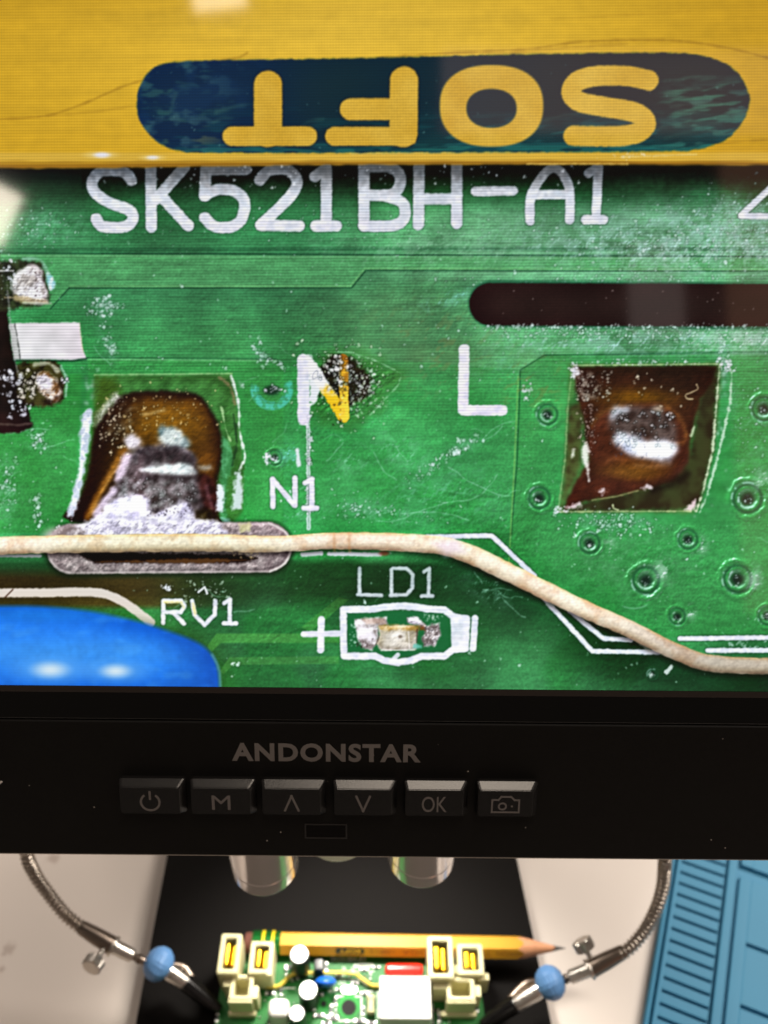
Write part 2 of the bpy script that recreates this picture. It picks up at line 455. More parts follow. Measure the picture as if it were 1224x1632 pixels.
    haze((420, 330, 980, 470), 700, 392, 220, 36, (150, 206, 170), 0.6, 6, 2)
    haze((640, 420, 800, 520), 715, 478, 60, 12, (130, 205, 185), 0.8, 6, 4, (0.35, 0.6), -0.28)
    haze((760, 505, 1480, 590), 1030, 545, 260, 22, (160, 210, 196), 1.0, 7, 5, (0.36, 0.62))
    haze((760, 505, 1480, 590), 1180, 540, 120, 24, (206, 226, 222), 1.0, 4, 0, (0.38, 0.62))
    haze((700, 540, 880, 620), 790, 585, 70, 22, (120, 195, 160), 0.5, 8, 2, (0.4, 0.62))
    haze((540, 700, 840, 870), 700, 790, 130, 60, (110, 190, 150), 0.4, 12, 3, (0.45, 0.65))
    haze((0, 320, 140, 400), 70, 355, 80, 34, (110, 180, 140), 0.45, 7, 3)
    haze((840, 600, 1224, 960), 1010, 900, 140, 60, (130, 195, 150), 0.3, 9, 4)
    haze((1120, 560, 1330, 830), 1200, 680, 70, 130, (120, 190, 150), 0.35, 8, 2)
    haze((520, 400, 860, 680), 690, 550, 130, 80, (104, 128, 80), 0.6, 40, 2, (0.25, 0.7))  # olive tint of the room mirrored in the screen, painted in here and below
    haze((740, 520, 960, 720), 850, 610, 70, 56, (110, 132, 70), 0.6, 30, 5, (0.25, 0.7))
    # shade below the pencil and below the wire
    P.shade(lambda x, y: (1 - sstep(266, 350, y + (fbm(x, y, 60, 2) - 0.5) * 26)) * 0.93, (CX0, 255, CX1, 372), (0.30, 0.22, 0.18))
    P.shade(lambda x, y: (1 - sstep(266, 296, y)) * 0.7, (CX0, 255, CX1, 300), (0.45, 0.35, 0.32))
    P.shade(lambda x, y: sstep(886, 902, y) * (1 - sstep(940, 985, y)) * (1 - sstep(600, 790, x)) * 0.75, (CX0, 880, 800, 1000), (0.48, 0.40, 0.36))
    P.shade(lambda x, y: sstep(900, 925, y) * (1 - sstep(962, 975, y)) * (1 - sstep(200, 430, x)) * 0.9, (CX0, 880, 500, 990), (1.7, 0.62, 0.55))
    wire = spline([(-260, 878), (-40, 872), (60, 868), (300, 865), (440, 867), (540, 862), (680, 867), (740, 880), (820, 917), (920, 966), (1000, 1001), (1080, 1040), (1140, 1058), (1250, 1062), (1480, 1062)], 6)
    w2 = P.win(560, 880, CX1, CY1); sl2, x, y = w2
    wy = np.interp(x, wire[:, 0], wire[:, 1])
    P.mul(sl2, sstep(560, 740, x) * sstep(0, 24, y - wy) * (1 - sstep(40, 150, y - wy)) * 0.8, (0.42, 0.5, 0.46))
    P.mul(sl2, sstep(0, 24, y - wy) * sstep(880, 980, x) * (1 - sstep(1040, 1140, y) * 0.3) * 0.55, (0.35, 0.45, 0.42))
    P.shade(lambda x, y: sstep(1000, 1100, y) * 0.35, (CX0, 990, CX1, CY1), (0.95, 0.9, 1.0))

    cy_ = (206, 232, 226); wh = (222, 229, 236)
    SW = lambda x, y: mixc((190, 202, 212), (238, 241, 246), fbm(x, y, 9, 1, 3)) * (0.93 + 0.12 * noise(x, y, 30, 2, 2.0))[..., None]
    # ---- scattered sparkle
    P.specks(900, lambda R: (R.rand() * 1500 - 140, 330 + R.rand() * 780), (176, 226, 200), (0.5, 1.7), 11, (0.25, 0.85))
    P.specks(70, lambda R: (R.rand() * 1300 - 40, 380 + R.rand() * 700), cy_, (1.0, 3.0), 12, (0.6, 1), 0.5)
    def gauss(cx, cy, sx, sy, rot=0.0):
        def f(R):
            u, v = R.randn() * sx, R.randn() * sy
            return cx + u * math.cos(rot) - v * math.sin(rot), cy + u * math.sin(rot) + v * math.cos(rot)
        return f
    for n, s, rr, sd in [(260, gauss(1100, 385, 120, 26), (0.6, 2.0), 1), (220, gauss(1180, 350, 60, 30), (0.6, 2.0), 2), (260, gauss(1040, 530, 140, 10), (0.6, 2.0), 3),
                         (120, gauss(890, 525, 70, 8), (0.6, 1.8), 31), (150, gauss(1010, 446, 150, 4), (0.6, 1.6), 32),
                         (60, gauss(980, 835, 40, 14), (0.8, 2.6), 4), (36, gauss(735, 715, 20, 5, -0.55), (0.9, 3.6), 5), (40, gauss(690, 745, 22, 6, -0.6), (0.8, 2.2), 6),
                         (46, gauss(168, 485, 12, 6), (0.9, 3.4), 7), (26, gauss(172, 545, 5, 20, -0.3), (1, 4.4), 8), (20, gauss(150, 500, 12, 4), (1, 3), 33), (30, gauss(145, 620, 6, 22), (0.9, 3.2), 9),
                         (30, gauss(415, 560, 6, 14, -0.4), (1, 3.2), 10), (22, gauss(445, 580, 12, 4, 0.5), (0.9, 2.6), 11),
                         (60, gauss(10, 780, 10, 34), (0.9, 2.6), 12), (24, gauss(58, 815, 6, 14), (1, 3.4), 13), (40, gauss(60, 704, 16, 7, 0.5), (0.9, 2.8), 14),
                         (50, gauss(930, 480, 5, 3), (1, 2), 15), (70, gauss(1150, 620, 5, 60, 0.12), (0.9, 3.0), 16), (40, gauss(620, 815, 40, 9, 0.2), (0.7, 1.8), 17),
                         (34, gauss(570, 815, 20, 7), (0.8, 2.4), 18), (46, gauss(1200, 680, 20, 60), (0.7, 1.8), 19), (80, gauss(610, 360, 160, 14), (0.6, 1.5), 20),
                         (70, gauss(60, 365, 40, 16), (0.7, 1.8), 21), (60, gauss(1000, 690, 110, 140), (0.6, 1.6), 22)]:
        P.specks(n, s, cy_, rr, 100 + sd, (0.25, 0.95), 0.45)
    for (cx, cy, rx, ry, rot) in ((735, 715, 40, 12, -0.55), (168, 485, 26, 14, 0), (172, 545, 12, 34, -0.3), (415, 560, 12, 26, -0.4), (10, 780, 20, 60, 0), (60, 704, 30, 14, 0.4), (600, 815, 80, 18, 0.2), (980, 835, 70, 22, 0), (1150, 640, 14, 90, 0.12), (560, 735, 40, 20, -0.4), (640, 720, 50, 26, 0.5), (480, 820, 40, 14, 0), (60, 365, 70, 26, 0), (780, 940, 40, 20, 0.5)):
        r_ = max(rx, ry) * 1.8
        haze((cx - r_, cy - r_, cx + r_, cy + r_), cx, cy, rx, ry, (150, 214, 186), 0.55, 8, int(cx) % 5, (0.4, 0.65), rot)
    R = np.random.RandomState(5)
    for k in range(30):
        P.squig(R.rand() * 1250, 560 + R.rand() * 470, 12 + R.rand() * 34, (150, 215, 180), 200 + k, 0.7, 0.3 + 0.3 * R.rand())
    for (x, y, L, a) in [(10, 690, 70, 0.3), (60, 715, 60, 0.1), (150, 552, 40, 0.9), (600, 830, 120, 0.25), (640, 818, 110, 0.3), (700, 800, 110, 0.1), (715, 745, 110, 0.3), (595, 720, 60, 1.2), (632, 712, 30, 1.4), (520, 735, 40, -0.6), (500, 760, 30, 2.5), (770, 700, 60, -0.9), (800, 680, 40, 2.0), (640, 1000, 12, 1), (360, 975, 46, 0.3), (770, 940, 46, 0.35), (800, 952, 50, 0.9), (756, 912, 22, 0.8)]:
        P.squig(x, y, L, (168, 226, 200), int(x * 7 + y), 0.9, 0.55, 0.25, a)

    # ---- silk-screen legend: part number
    def legend(strokes, hw=10.5, rough=0.8):
        for s, cv in strokes:
            P.stroke(s, hw + 1.6, (16, 48, 34), 3.0, 0.35, rough, 1, cv)
        for k, (s, cv) in enumerate(strokes):
            P.stroke(s, hw, SW, 2.2, 0.95, rough, k, cv)
    legend([([(209, 287), (196, 274), (162, 273), (147, 288), (150, 305), (172, 322), (204, 334), (212, 348), (199, 361), (164, 361), (153, 349)], 5),
            ([(240, 262), (241, 362)], 0), ([(294, 266), (248, 318)], 0), ([(256, 312), (300, 360)], 0),
            ([(392, 270), (328, 270), (326, 312)], 0), ([(326, 312), (346, 302), (372, 304), (389, 320), (386, 347), (370, 361), (342, 361), (326, 347)], 4),
            ([(414, 287), (428, 272), (456, 270), (472, 284), (470, 302), (450, 326), (416, 358)], 4), ([(416, 359), (477, 360)], 0),
            ([(502, 281), (520, 268), (520, 358)], 0), ([(503, 360), (536, 360)], 0),
            ([(580, 262), (580, 359)], 0), ([(580, 266), (622, 267), (638, 282), (634, 302), (618, 311), (582, 311)], 4), ([(612, 311), (640, 322), (646, 338), (640, 353), (622, 360), (580, 360)], 4),
            ([(668, 264), (667, 358)], 0), ([(728, 264), (728, 356)], 0), ([(668, 317), (726, 317)], 0)], 9.0)
    legend([([(758, 305), (818, 304)], 0)], 7.5)
    legend([([(845, 352), (846, 314), (862, 284), (880, 268), (896, 276), (908, 304), (908, 350)], 4), ([(848, 310), (906, 310)], 0),
            ([(938, 276), (954, 266), (950, 348)], 0), ([(933, 350), (962, 350)], 0)], 7.4)
    legend([([(1232, 296), (1182, 343)], 0), ([(1182, 344), (1300, 346)], 0), ([(1262, 282), (1262, 366)], 0)], 5)
    # shade of the pencil on the tops of the legend
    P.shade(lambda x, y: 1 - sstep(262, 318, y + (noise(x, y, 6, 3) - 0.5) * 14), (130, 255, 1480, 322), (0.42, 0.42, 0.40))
    P.specks(90, lambda R: (140 + R.rand() * 830, 264 + R.rand() * 40), (232, 238, 240), (0.6, 2.2), 41, (0.3, 0.9))
    P.shade(lambda x, y: np.exp(-((x - 300) / 300.) ** 2) * 0.0, (0, 0, 1, 1), (1, 1, 1))

    # ---- N (half burnt to yellow), L, N1, RV1, LD1
    P.poly([(505, 575), (545, 556), (600, 570), (640, 592), (636, 612), (596, 660), (560, 682), (515, 676), (492, 650)], (54, 110, 44), 22, 0.6, 9, 2, 3, rs=16)
    P.poly([(508, 590), (530, 565), (560, 570), (592, 600), (588, 630), (560, 650), (540, 640), (520, 610)], (34, 26, 14), 9, 0.9, 5, 3)
    P.specks(180, gauss(552, 612, 30, 32), (206, 226, 200), (0.6, 2.6), 51, (0.5, 1), 0.7)
    P.specks(60, gauss(585, 612, 16, 16), (226, 236, 232), (0.8, 3.0), 53, (0.5, 1), 0.6)
    P.emboss([(500, 580), (545, 556), (600, 570), (640, 592), (636, 612), (596, 660), (560, 682), (515, 676), (492, 650)], 20, 1.2, 9, 0.4, 170, (0.9, 1.9), seed=5, col=(206, 228, 206), soft=24, dome=0.3)
    P.stroke([(520, 560), (560, 562), (600, 575), (640, 596), (636, 612), (590, 662)], 1.0, (150, 210, 160), 1.5, 0.5, 2, 3)
    yel = lambda x, y: mixc((150, 104, 30), (244, 204, 66), sstep(570, 650, y + (fbm(x, y, 9, 2, 3) - .5) * 90))
    P.stroke([(490, 575), (548, 664)], 9, lambda x, y: mixc((226, 230, 236), (236, 190, 44), sstep(610, 632, y + (noise(x, y, 5, 1) - .5) * 16)), 2.2, 1, 2, 1)
    P.stroke([(547, 572), (549, 664)], 7.2, yel, 2.2, 1, 1.6, 2)
    P.stroke([(483, 574), (484, 668)], 9.5, SW, 2.2, 1, 1.8, 3)
    P.poly([(493, 590), (512, 610), (504, 640), (494, 648)], (232, 234, 240), 3, 0.9, 3, 2)
    P.specks(60, gauss(534, 590, 14, 18), (240, 244, 240), (0.8, 4.0), 52, (0.5, 1), 1.6)
    P.specks(40, gauss(545, 625, 14, 20), (30, 40, 16), (0.8, 2.6), 57, (0.4, 0.9))
    P.specks(70, gauss(575, 640, 26, 18), (180, 220, 180), (0.5, 1.8), 58, (0.4, 0.9))
    P.stroke([(740, 557), (738, 654), (801, 654)], 8.4, SW, 2.2, 1, 1.0, 2)
    P.stroke([(491, 676), (492, 842)], 3.0, (200, 220, 216), 1.6, 0.85, 1.2, 1)
    P.stroke([(491, 676), (492, 842)], 0.8, (90, 150, 110), 1.2, 0.6, 0.5, 1)
    P.specks(60, gauss(493, 740, 3, 40), wh, (0.8, 2.4), 54, (0.5, 1), 0.5)
    legend([([(435, 808), (434, 764), (470, 806), (470, 762)], 0), ([(486, 770), (497, 764), (497, 810)], 0), ([(484, 810), (505, 810)], 0)], 4.2)
    legend([([(260, 993), (260, 958), (288, 958), (294, 966), (288, 976), (262, 976)], 0), ([(276, 977), (293, 994)], 0),
            ([(306, 958), (310, 980), (326, 996), (342, 980), (343, 958)], 0), ([(357, 962), (366, 956), (366, 993)], 0), ([(356, 994), (376, 994)], 0)], 3.4)
    P.stroke([(262, 960), (288, 960), (293, 968)], 1.6, (206, 196, 90), 4, 0.6, 1.5, 2)
    P.stroke([(307, 962), (311, 980)], 1.6, (206, 196, 90), 4, 0.6, 1.5, 2)
    P.specks(50, gauss(330, 940, 24, 10), (200, 225, 205), (0.6, 2.2), 55, (0.4, 0.9), 0.5)
    P.specks(8, gauss(265, 934, 5, 6), wh, (1, 3.2), 56, (0.7, 1), 0.5)
    P.stroke([(316, 944), (326, 936), (330, 946)], 1.5, wh, 1.5, 0.9)
    legend([([(573, 906), (573, 946)], 0), ([(570, 948), (608, 949)], 0), ([(624, 908), (624, 948)], 0), ([(626, 906), (648, 906), (658, 916), (657, 938), (648, 948), (622, 949)], 0),
            ([(676, 912), (684, 906), (683, 948)], 0), ([(672, 950), (690, 950)], 0)], 2.9)
    P.shade(lambda x, y: (1 - sstep(0.0, 1.0, np.maximum(abs(x - 630) / 90., abs(y - 928) / 34.) * 3 - 2)) * (1 - 0.4 * sstep(915, 950, y)), (530, 890, 730, 965), (0.78, 0.84, 0.80))

    # ---- slot cut through the board
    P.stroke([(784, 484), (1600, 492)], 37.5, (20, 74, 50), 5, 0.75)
    slot = lambda x, y: mixc((22, 14, 12), (50, 34, 30), fbm(x, y, 90, 3, 2, 60)) * (0.92 + 0.12 * noise(x, y, 2.4, 2))[..., None]  # brown tone of the mirrored room painted into the black slot
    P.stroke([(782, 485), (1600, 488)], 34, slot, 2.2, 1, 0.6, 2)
    P.specks(20, lambda R: (790 + R.rand() * 430, 456 + R.rand() * 60), (200, 190, 180), (0.5, 1.2), 61, (0.4, 0.8))
    P.specks(230, lambda R: (770 + R.rand() * 470, 521 + R.randn() * 2.2), cy_, (0.6, 2.0), 62, (0.5, 1), 0.3)

    # ---- left edge: black chip, solder feet, white block (5.44x enlarged patch)
    E = lambda k, x0, y0: (lambda pts: [(x0 + u / k, y0 + v / k) for u, v in pts])
    grain = lambda c0, c1, sc, sd=1, lo=0.3, hi=0.7: (lambda x, y: mixc(c0, c1, sstep(lo, hi, fbm(x, y, sc, sd, 3))))
    q = E(5.44, 0, 400)
    P.poly([(-260, 380), (-6, 384), (8, 470), (20, 560), (30, 600), (52, 680), (30, 690), (-260, 692)], lambda x, y: mixc((10, 9, 9), (40, 24, 20), fbm(x, y, 30, 4, 3)), 4, 1, 2, 1)
    P.poly(q([(-60, 90), (160, 80), (350, 90), (400, 200), (430, 440), (340, 480), (-60, 520)]), grain((24, 24, 18), (52, 60, 36), 12, 2), 8, 0.9, 4, 1)
    P.poly(q([(110, 250), (180, 160), (260, 120), (340, 150), (385, 270), (405, 445), (220, 440), (120, 360)]), grain((166, 164, 158), (236, 238, 240), 12, 2), 5, 1, 3, 3, 3, rs=8)
    P.poly(q([(110, 380), (220, 400), (400, 430), (405, 450), (220, 448), (120, 430)]), (190, 176, 130), 5, 0.7, 3, 3)
    P.emboss(q([(110, 250), (180, 160), (260, 120), (340, 150), (385, 270), (405, 445), (220, 440), (120, 360)]), 8, 1.3, 7, 0.3, 150, (0.7, 1.6), curve=3, seed=3, soft=5)
    P.specks(40, lambda R: ((300 + R.rand() * 90) / 5.44, 400 + (160 + R.rand() * 250) / 5.44), (60, 50, 46), (0.6, 1.8), 76, (0.3, 0.8))
    P.poly(q([(400, 190), (440, 210), (472, 290), (450, 345), (425, 330), (405, 260)]), grain((150, 206, 214), (226, 240, 246), 6, 2), 4, 0.9, 3, 3, 3, rs=6)
    P.stroke(q([(200, 66), (340, 76), (390, 140), (420, 200)]), 2, (150, 200, 176), 4, 0.6, 2.5, 3, 4, 8)
    P.stroke(q([(0, 172), (60, 168), (110, 172)]), 1.2, (206, 206, 206), 2, 0.8, 1, 1); P.stroke(q([(40, 404), (260, 406)]), 1.0, (190, 176, 140), 2, 0.7, 1, 1)
    P.stroke(q([(200, 452), (440, 456)]), 1.4, (206, 222, 196), 3, 0.7, 1.2, 1)
    P.specks(34, gauss(10, 440, 8, 24), wh, (0.8, 2.8), 74, (0.5, 1), 0.5)
    P.poly(q([(75, 628), (690, 620), (700, 720), (718, 850), (746, 930), (620, 945), (122, 942)]), lambda x, y: mixc(mixc((206, 208, 208), (236, 236, 238), fbm(x, y, 20, 2, 2)), (226, 206, 120), 0.7 * sstep(124, 132, x + (y - 520) * -0.1) * (1 - sstep(552, 566, y))) * (0.94 + 0.08 * noise(x, y, 60, 1, 2.2))[..., None], 2.5, 1, 1.0, 2)
    P.poly(q([(75, 628), (130, 628), (175, 940), (122, 942)]), (160, 164, 160), 4, 0.6, 1, 2)
    P.stroke(q([(126, 632), (150, 760), (172, 938)]), 1.0, (70, 74, 70), 2, 0.75, 1.2, 2)
    P.stroke(q([(120, 950), (620, 954), (746, 936)]), 1.6, (20, 60, 44), 3, 0.8)
    P.poly(q([(150, 985), (320, 960), (480, 960), (545, 1080), (550, 1280), (430, 1345), (220, 1340), (150, 1200)]), grain((34, 26, 16), (70, 66, 34), 10, 2), 6, 0.95, 3, 5, 3)
    P.stroke(q([(300, 985), (420, 975), (500, 1040)]), 3, (190, 196, 170), 4, 0.8, 2.5, 3, 4, 7)
    P.poly(q([(320, 1070), (420, 1060), (500, 1140), (530, 1240), (470, 1310), (390, 1260), (320, 1180)]), grain((110, 84, 50), (206, 196, 180), 8, 3), 6, 1, 3, 4, 3)
    P.poly(q([(315, 1090), (380, 1068), (440, 1110), (440, 1180), (380, 1200), (325, 1160)]), grain((190, 188, 196), (242, 242, 250), 8, 2), 5, 0.95, 3, 4, 3, rs=7)
    P.emboss(q([(300, 1060), (420, 1040), (520, 1140), (540, 1240), (470, 1320), (380, 1290), (300, 1180)]), 14, 1.2, 8, 0.35, 180, (0.7, 1.6), curve=3, seed=2, soft=6)
    P.stroke(q([(530, 1000), (575, 1120), (570, 1260)]), 1.6, (180, 220, 200), 3, 0.7, 2, 3, 4, 7)
    P.specks(8, lambda R: ((530 + R.rand() * 60) / 5.44, 400 + (1100 + R.rand() * 40) / 5.44), wh, (1.4, 3.6), 77, (0.7, 1), 0.9)
    P.specks(40, lambda R: ((170 + R.rand() * 140) / 5.44, 400 + (1030 + R.rand() * 250) / 5.44), (232, 226, 216), (0.9, 3.4), 72, (0.5, 1), 1.0)
    P.specks(34, lambda R: ((-40 + R.rand() * 220) / 5.44, 400 + (1000 + R.rand() * 260) / 5.44), (226, 228, 240), (1.0, 4.2), 73, (0.6, 1), 0.6)
    P.specks(26, lambda R: ((60 + R.rand() * 200) / 5.44, 400 + (1300 + R.rand() * 160) / 5.44), (220, 226, 236), (1.0, 3.4), 75, (0.6, 1), 0.6)
    P.stroke(q([(60, 300), (90, 640), (130, 960), (170, 1110)]), 1.0, (150, 150, 150), 2, 0.5, 1.5, 2)
    P.stroke(q([(-20, 1500), (160, 1510), (270, 1495)]), 1.6, (86, 78, 66), 3, 0.7, 1, 2)

    # ---- big solder joint (left); its outline points are given on a 4.08x enlarged patch
    def E(k, x0, y0):
        return lambda pts: [(x0 + u / k, y0 + v / k) for u, v in pts]
    grain = lambda c0, c1, sc, sd=1, lo=0.3, hi=0.7: (lambda x, y: mixc(c0, c1, sstep(lo, hi, fbm(x, y, sc, sd, 3))))
    q = E(4.08, 100, 580)
    P.poly(q([(205, 75), (1100, 65), (1150, 400), (1180, 700), (1170, 960), (1060, 1090), (60, 1040), (130, 700), (190, 400)]), grain((46, 92, 38), (66, 126, 58), 16, 3), 4, 0.95, 2, 1)
    P.poly(q([(220, 90), (340, 90), (380, 200), (250, 330), (200, 420)]), (58, 84, 22), 12, 0.7, 5, 2)
    dome = q([(380, 205), (500, 180), (700, 176), (880, 200), (965, 300), (1020, 420), (1036, 600), (1000, 760), (1000, 980), (1060, 1090), (60, 1030), (120, 860), (180, 640), (200, 440), (280, 300)])
    P.poly(dome, (26, 15, 8), 5, 1, 2, 2, 4)
    def resin(x, y):
        u = (x - 100) * 4.08; v = (y - 580) * 4.08
        c = mixc((54, 34, 9), (122, 84, 20), np.exp(-((u - 690) / 280.) ** 2 - ((v - 370) / 170.) ** 2))
        c = mixc(c, (34, 20, 9), (1 - sstep(300, 520, u + 0.25 * (v - 400) + (fbm(x, y, 14, 1, 3) - .5) * 160)) * 0.9)
        c = mixc(c, (150, 100, 32), np.exp(-((u - 935) / 80.) ** 2 - ((v - 640) / 120.) ** 2) * 0.9)
        c = mixc(c, (40, 24, 10), sstep(900, 1010, u - 0.1 * (v - 400)) * (1 - sstep(520, 600, v)) * 0.6)
        c = mixc(c, (30, 18, 8), (1 - sstep(190, 270, v + (fbm(x, y, 12, 2) - .5) * 60)) * 0.8)
        return c * (0.78 + 0.44 * fbm(x, y, 7, 3, 3))[..., None]
    P.poly(q([(400, 225), (500, 200), (700, 196), (870, 222), (945, 310), (1005, 430), (1020, 600), (985, 760), (980, 1000), (200, 1010), (150, 900), (200, 640), (220, 460), (300, 310)]), resin, 9, 1, 2, 2, 4)
    P.emboss(dome, 44, 0.5, 9, 0.3, 150, (1.0, 2.0), curve=4, seed=2, col=(236, 210, 150), soft=18, dome=0.5)
    P.stroke(q([(250, 480), (220, 640), (180, 800), (110, 990)]), 10, (32, 18, 9), 9, 0.85, 3, 1, 4, 10)
    P.poly(q([(380, 540), (420, 560), (340, 700), (260, 840), (190, 990), (140, 1000), (200, 870), (300, 690)]), grain((128, 84, 28), (170, 118, 48), 14, 2), 6, 0.85, 2, 2, 4)
    P.stroke(q([(330, 700), (240, 860), (170, 985)]), 1.2, (214, 170, 98), 3.5, 0.7, 1, 2, 4)
    for k in range(34):
        P.squig(148 + R.rand() * 52, 648 + R.rand() * 66, 8 + R.rand() * 20, (214, 196, 150) if k % 4 else (8, 5, 3), 400 + k, 1.0, 0.6, 0.4, -0.75)
    # bright reflections on the resin
    P.poly(q([(620, 420), (700, 410), (800, 470), (830, 540), (780, 565), (700, 550), (640, 520)]), grain((86, 112, 118), (226, 234, 232), 9, 4), 8, 0.9, 5, 2, 4, rs=8)
    P.poly(q([(420, 470), (480, 455), (505, 520), (450, 560), (410, 545)]), (222, 216, 224), 8, 0.9, 5, 2, 4, rs=8)
    P.stroke(q([(520, 330), (580, 320), (660, 300)]), 1.3, (232, 206, 140), 2.4, 0.8, 1.2, 2)
    # metal body: dark band, pale band, beady zone, lavender foot
    P.poly(q([(350, 760), (450, 570), (640, 520), (840, 570), (880, 720), (900, 980), (300, 990)]), grain((62, 52, 54), (150, 142, 148), 8, 2), 9, 0.95, 4, 2, 4, rs=9)
    P.poly(q([(455, 590), (560, 545), (700, 535), (830, 585), (850, 650), (640, 650), (480, 640)]), grain((40, 32, 34), (74, 60, 62), 7, 3), 6, 0.9, 4, 2, 4, rs=8)
    P.poly(q([(500, 690), (620, 662), (800, 650), (862, 690), (850, 716), (700, 722), (560, 706)]), grain((196, 208, 210), (244, 248, 246), 6, 3), 5, 1, 3, 3, 4, rs=7)
    P.poly(q([(880, 668), (960, 656), (975, 684), (900, 694)]), (214, 220, 206), 5, 0.85, 2, 3)
    P.poly(q([(400, 595), (445, 590), (400, 700), (375, 745), (335, 760), (350, 700)]), (226, 208, 226), 6, 0.9, 4, 2, 4, rs=8)
    P.stroke(q([(520, 740), (640, 735), (800, 745)]), 4, (40, 32, 36), 9, 0.7, 4, 2)
    P.specks(70, lambda R: (100 + (380 + R.rand() * 500) / 4.08, 580 + (760 + R.rand() * 180) / 4.08), (206, 206, 210), (1.0, 3.2), 81, (0.5, 1), 1.3)
    P.specks(90, lambda R: (100 + (440 + R.rand() * 420) / 4.08, 580 + (540 + R.rand() * 120) / 4.08), (170, 164, 166), (0.6, 1.8), 88, (0.3, 0.9), 0.9)
    P.poly(q([(880, 740), (940, 720), (1000, 800), (1000, 960), (930, 960), (900, 860)]), grain((44, 20, 20), (92, 48, 44), 8, 2), 6, 0.9, 3, 2, 4)
    P.stroke(q([(930, 790), (970, 940)]), 2.5, (156, 110, 116), 4, 0.7, 2, 2)
    P.poly(q([(860, 960), (960, 940), (1060, 1080), (900, 1090)]), grain((34, 26, 14), (84, 74, 46), 8, 2), 6, 0.9, 3, 2)
    foot = q([(170, 1040), (240, 960), (330, 890), (430, 862), (510, 860), (560, 905), (570, 985), (640, 955), (720, 920), (790, 896), (845, 950), (860, 1050), (960, 1090), (960, 1120), (150, 1120)])
    P.poly(foot, grain((192, 188, 214), (240, 238, 252), 10, 3), 6, 1, 5, 3, 2, rs=7)
    P.emboss(foot, 9, 0.9, 8, 0.28, 150, (0.8, 1.6), curve=2, seed=3, soft=4)
    P.stroke(q([(330, 820), (260, 910), (210, 980)]), 4.5, (222, 208, 228), 5, 0.9, 3, 2, 4, 8)
    P.shade(lambda x, y: 0.75 * np.exp(-((x - 222) / 15.) ** 2) * sstep(700, 740, y) * (1 - sstep(790, 830, y)), (150, 690, 360, 850), (1.5, 1.46, 1.5))
    P.shade(lambda x, y: 0.55 * sstep(286, 320, x) * sstep(690, 730, y) * (1 - sstep(800, 830, y)), (150, 690, 360, 850), (0.5, 0.46, 0.46))
    P.soften(112, 590, 392, 846, 1.8)
    P.emboss(q([(205, 75), (1100, 65), (1150, 400), (1180, 700), (1170, 960), (1060, 1090), (60, 1040), (130, 700), (190, 400)]), 10, 0.75, 6, 0.24, 110, (0.7, 1.5), seed=5, soft=6, dome=0.2, col=(236, 232, 226))
    P.specks(60, lambda R: (100 + (380 + R.rand() * 500) / 4.08, 580 + (740 + R.rand() * 160) / 4.08), (206, 206, 212), (0.7, 2.2), 78, (0.3, 0.8), 0.6)
    P.specks(60, lambda R: (100 + (540 + R.rand() * 320) / 4.08, 580 + (880 + R.rand() * 150) / 4.08), (60, 54, 60), (0.8, 2.4), 86, (0.4, 0.9))
    P.specks(90, gauss(262, 655, 44, 20), (236, 216, 160), (0.6, 2.0), 82, (0.4, 0.9), 0.5)
    P.specks(60, gauss(178, 682, 14, 20), (236, 226, 196), (0.7, 2.4), 83, (0.5, 0.95), 0.7)
    P.specks(20, gauss(330, 845, 14, 5), (236, 236, 246), (1.4, 4), 87, (0.6, 1), 0.5)
    # glassy flux rim
    P.poly(q([(130, 330), (190, 310), (165, 520), (130, 740), (95, 920), (60, 985), (28, 990), (45, 900), (90, 740), (110, 540)]), grain((176, 190, 202), (238, 241, 248), 7, 2), 5, 0.95, 4, 2, 4, rs=7)
    P.poly(q([(250, 290), (340, 186), (372, 226), (300, 290), (240, 370), (205, 400), (205, 350)]), grain((96, 112, 78), (222, 226, 216), 7, 3), 8, 0.85, 5, 3, 3, rs=7)
    P.stroke(q([(205, 72), (1100, 64)]), 1.1, (150, 204, 134), 1.8, 0.75, 0.8, 3)
    P.stroke(q([(1020, 90), (1090, 150), (1120, 260)]), 2, (150, 130, 96), 4, 0.6, 2, 3, 4)
    P.poly(q([(1040, 470), (1110, 600), (1070, 780), (1060, 960), (1100, 1085), (1050, 1060), (1010, 900), (1030, 720)]), grain((58, 128, 74), (92, 172, 116), 8, 3), 5, 0.75, 3, 2, 3)
    P.stroke(q([(1095, 75), (1140, 240), (1150, 440), (1185, 600), (1145, 690)]), 1.6, (212, 230, 218), 2.6, 0.9, 2.6, 4, 4, 8)
    P.stroke(q([(1030, 280), (1060, 420), (1090, 500)]), 1.2, (170, 210, 150), 2.6, 0.8, 2.4, 5, 4, 8)
    P.stroke(q([(1110, 330), (1130, 520), (1100, 660)]), 1.6, (24, 56, 28), 3, 0.7, 2.4, 5, 4, 8)
    P.poly(q([(1125, 702), (1158, 700), (1170, 945), (1100, 950)]), (206, 222, 224), 5, 0.85, 4, 2, rs=6)
    P.poly(q([(1010, 770), (1048, 800), (1040, 960), (995, 958)]), (220, 226, 236), 4, 0.9, 3, 2)
    P.poly(q([(1040, 1000), (1085, 1010), (1095, 1085), (1060, 1080)]), (150, 206, 196), 5, 0.8, 3, 2)

    # ---- right solder pad, same enlargement
    q = E(4.08, 880, 560)
    P.poly(q([(110, 80), (1110, 70), (1080, 480), (970, 1010), (920, 1055), (40, 1050), (90, 640)]), grain((50, 104, 48), (78, 130, 66), 12, 3), 5, 0.9, 3, 3)
    P.poly(q([(1085, 110), (1045, 640), (965, 970), (870, 1030), (90, 1042), (260, 968), (560, 900), (760, 860), (890, 700), (930, 480), (965, 250)]), grain((40, 34, 18), (54, 58, 30), 22, 2), 9, 0.95, 4, 2)
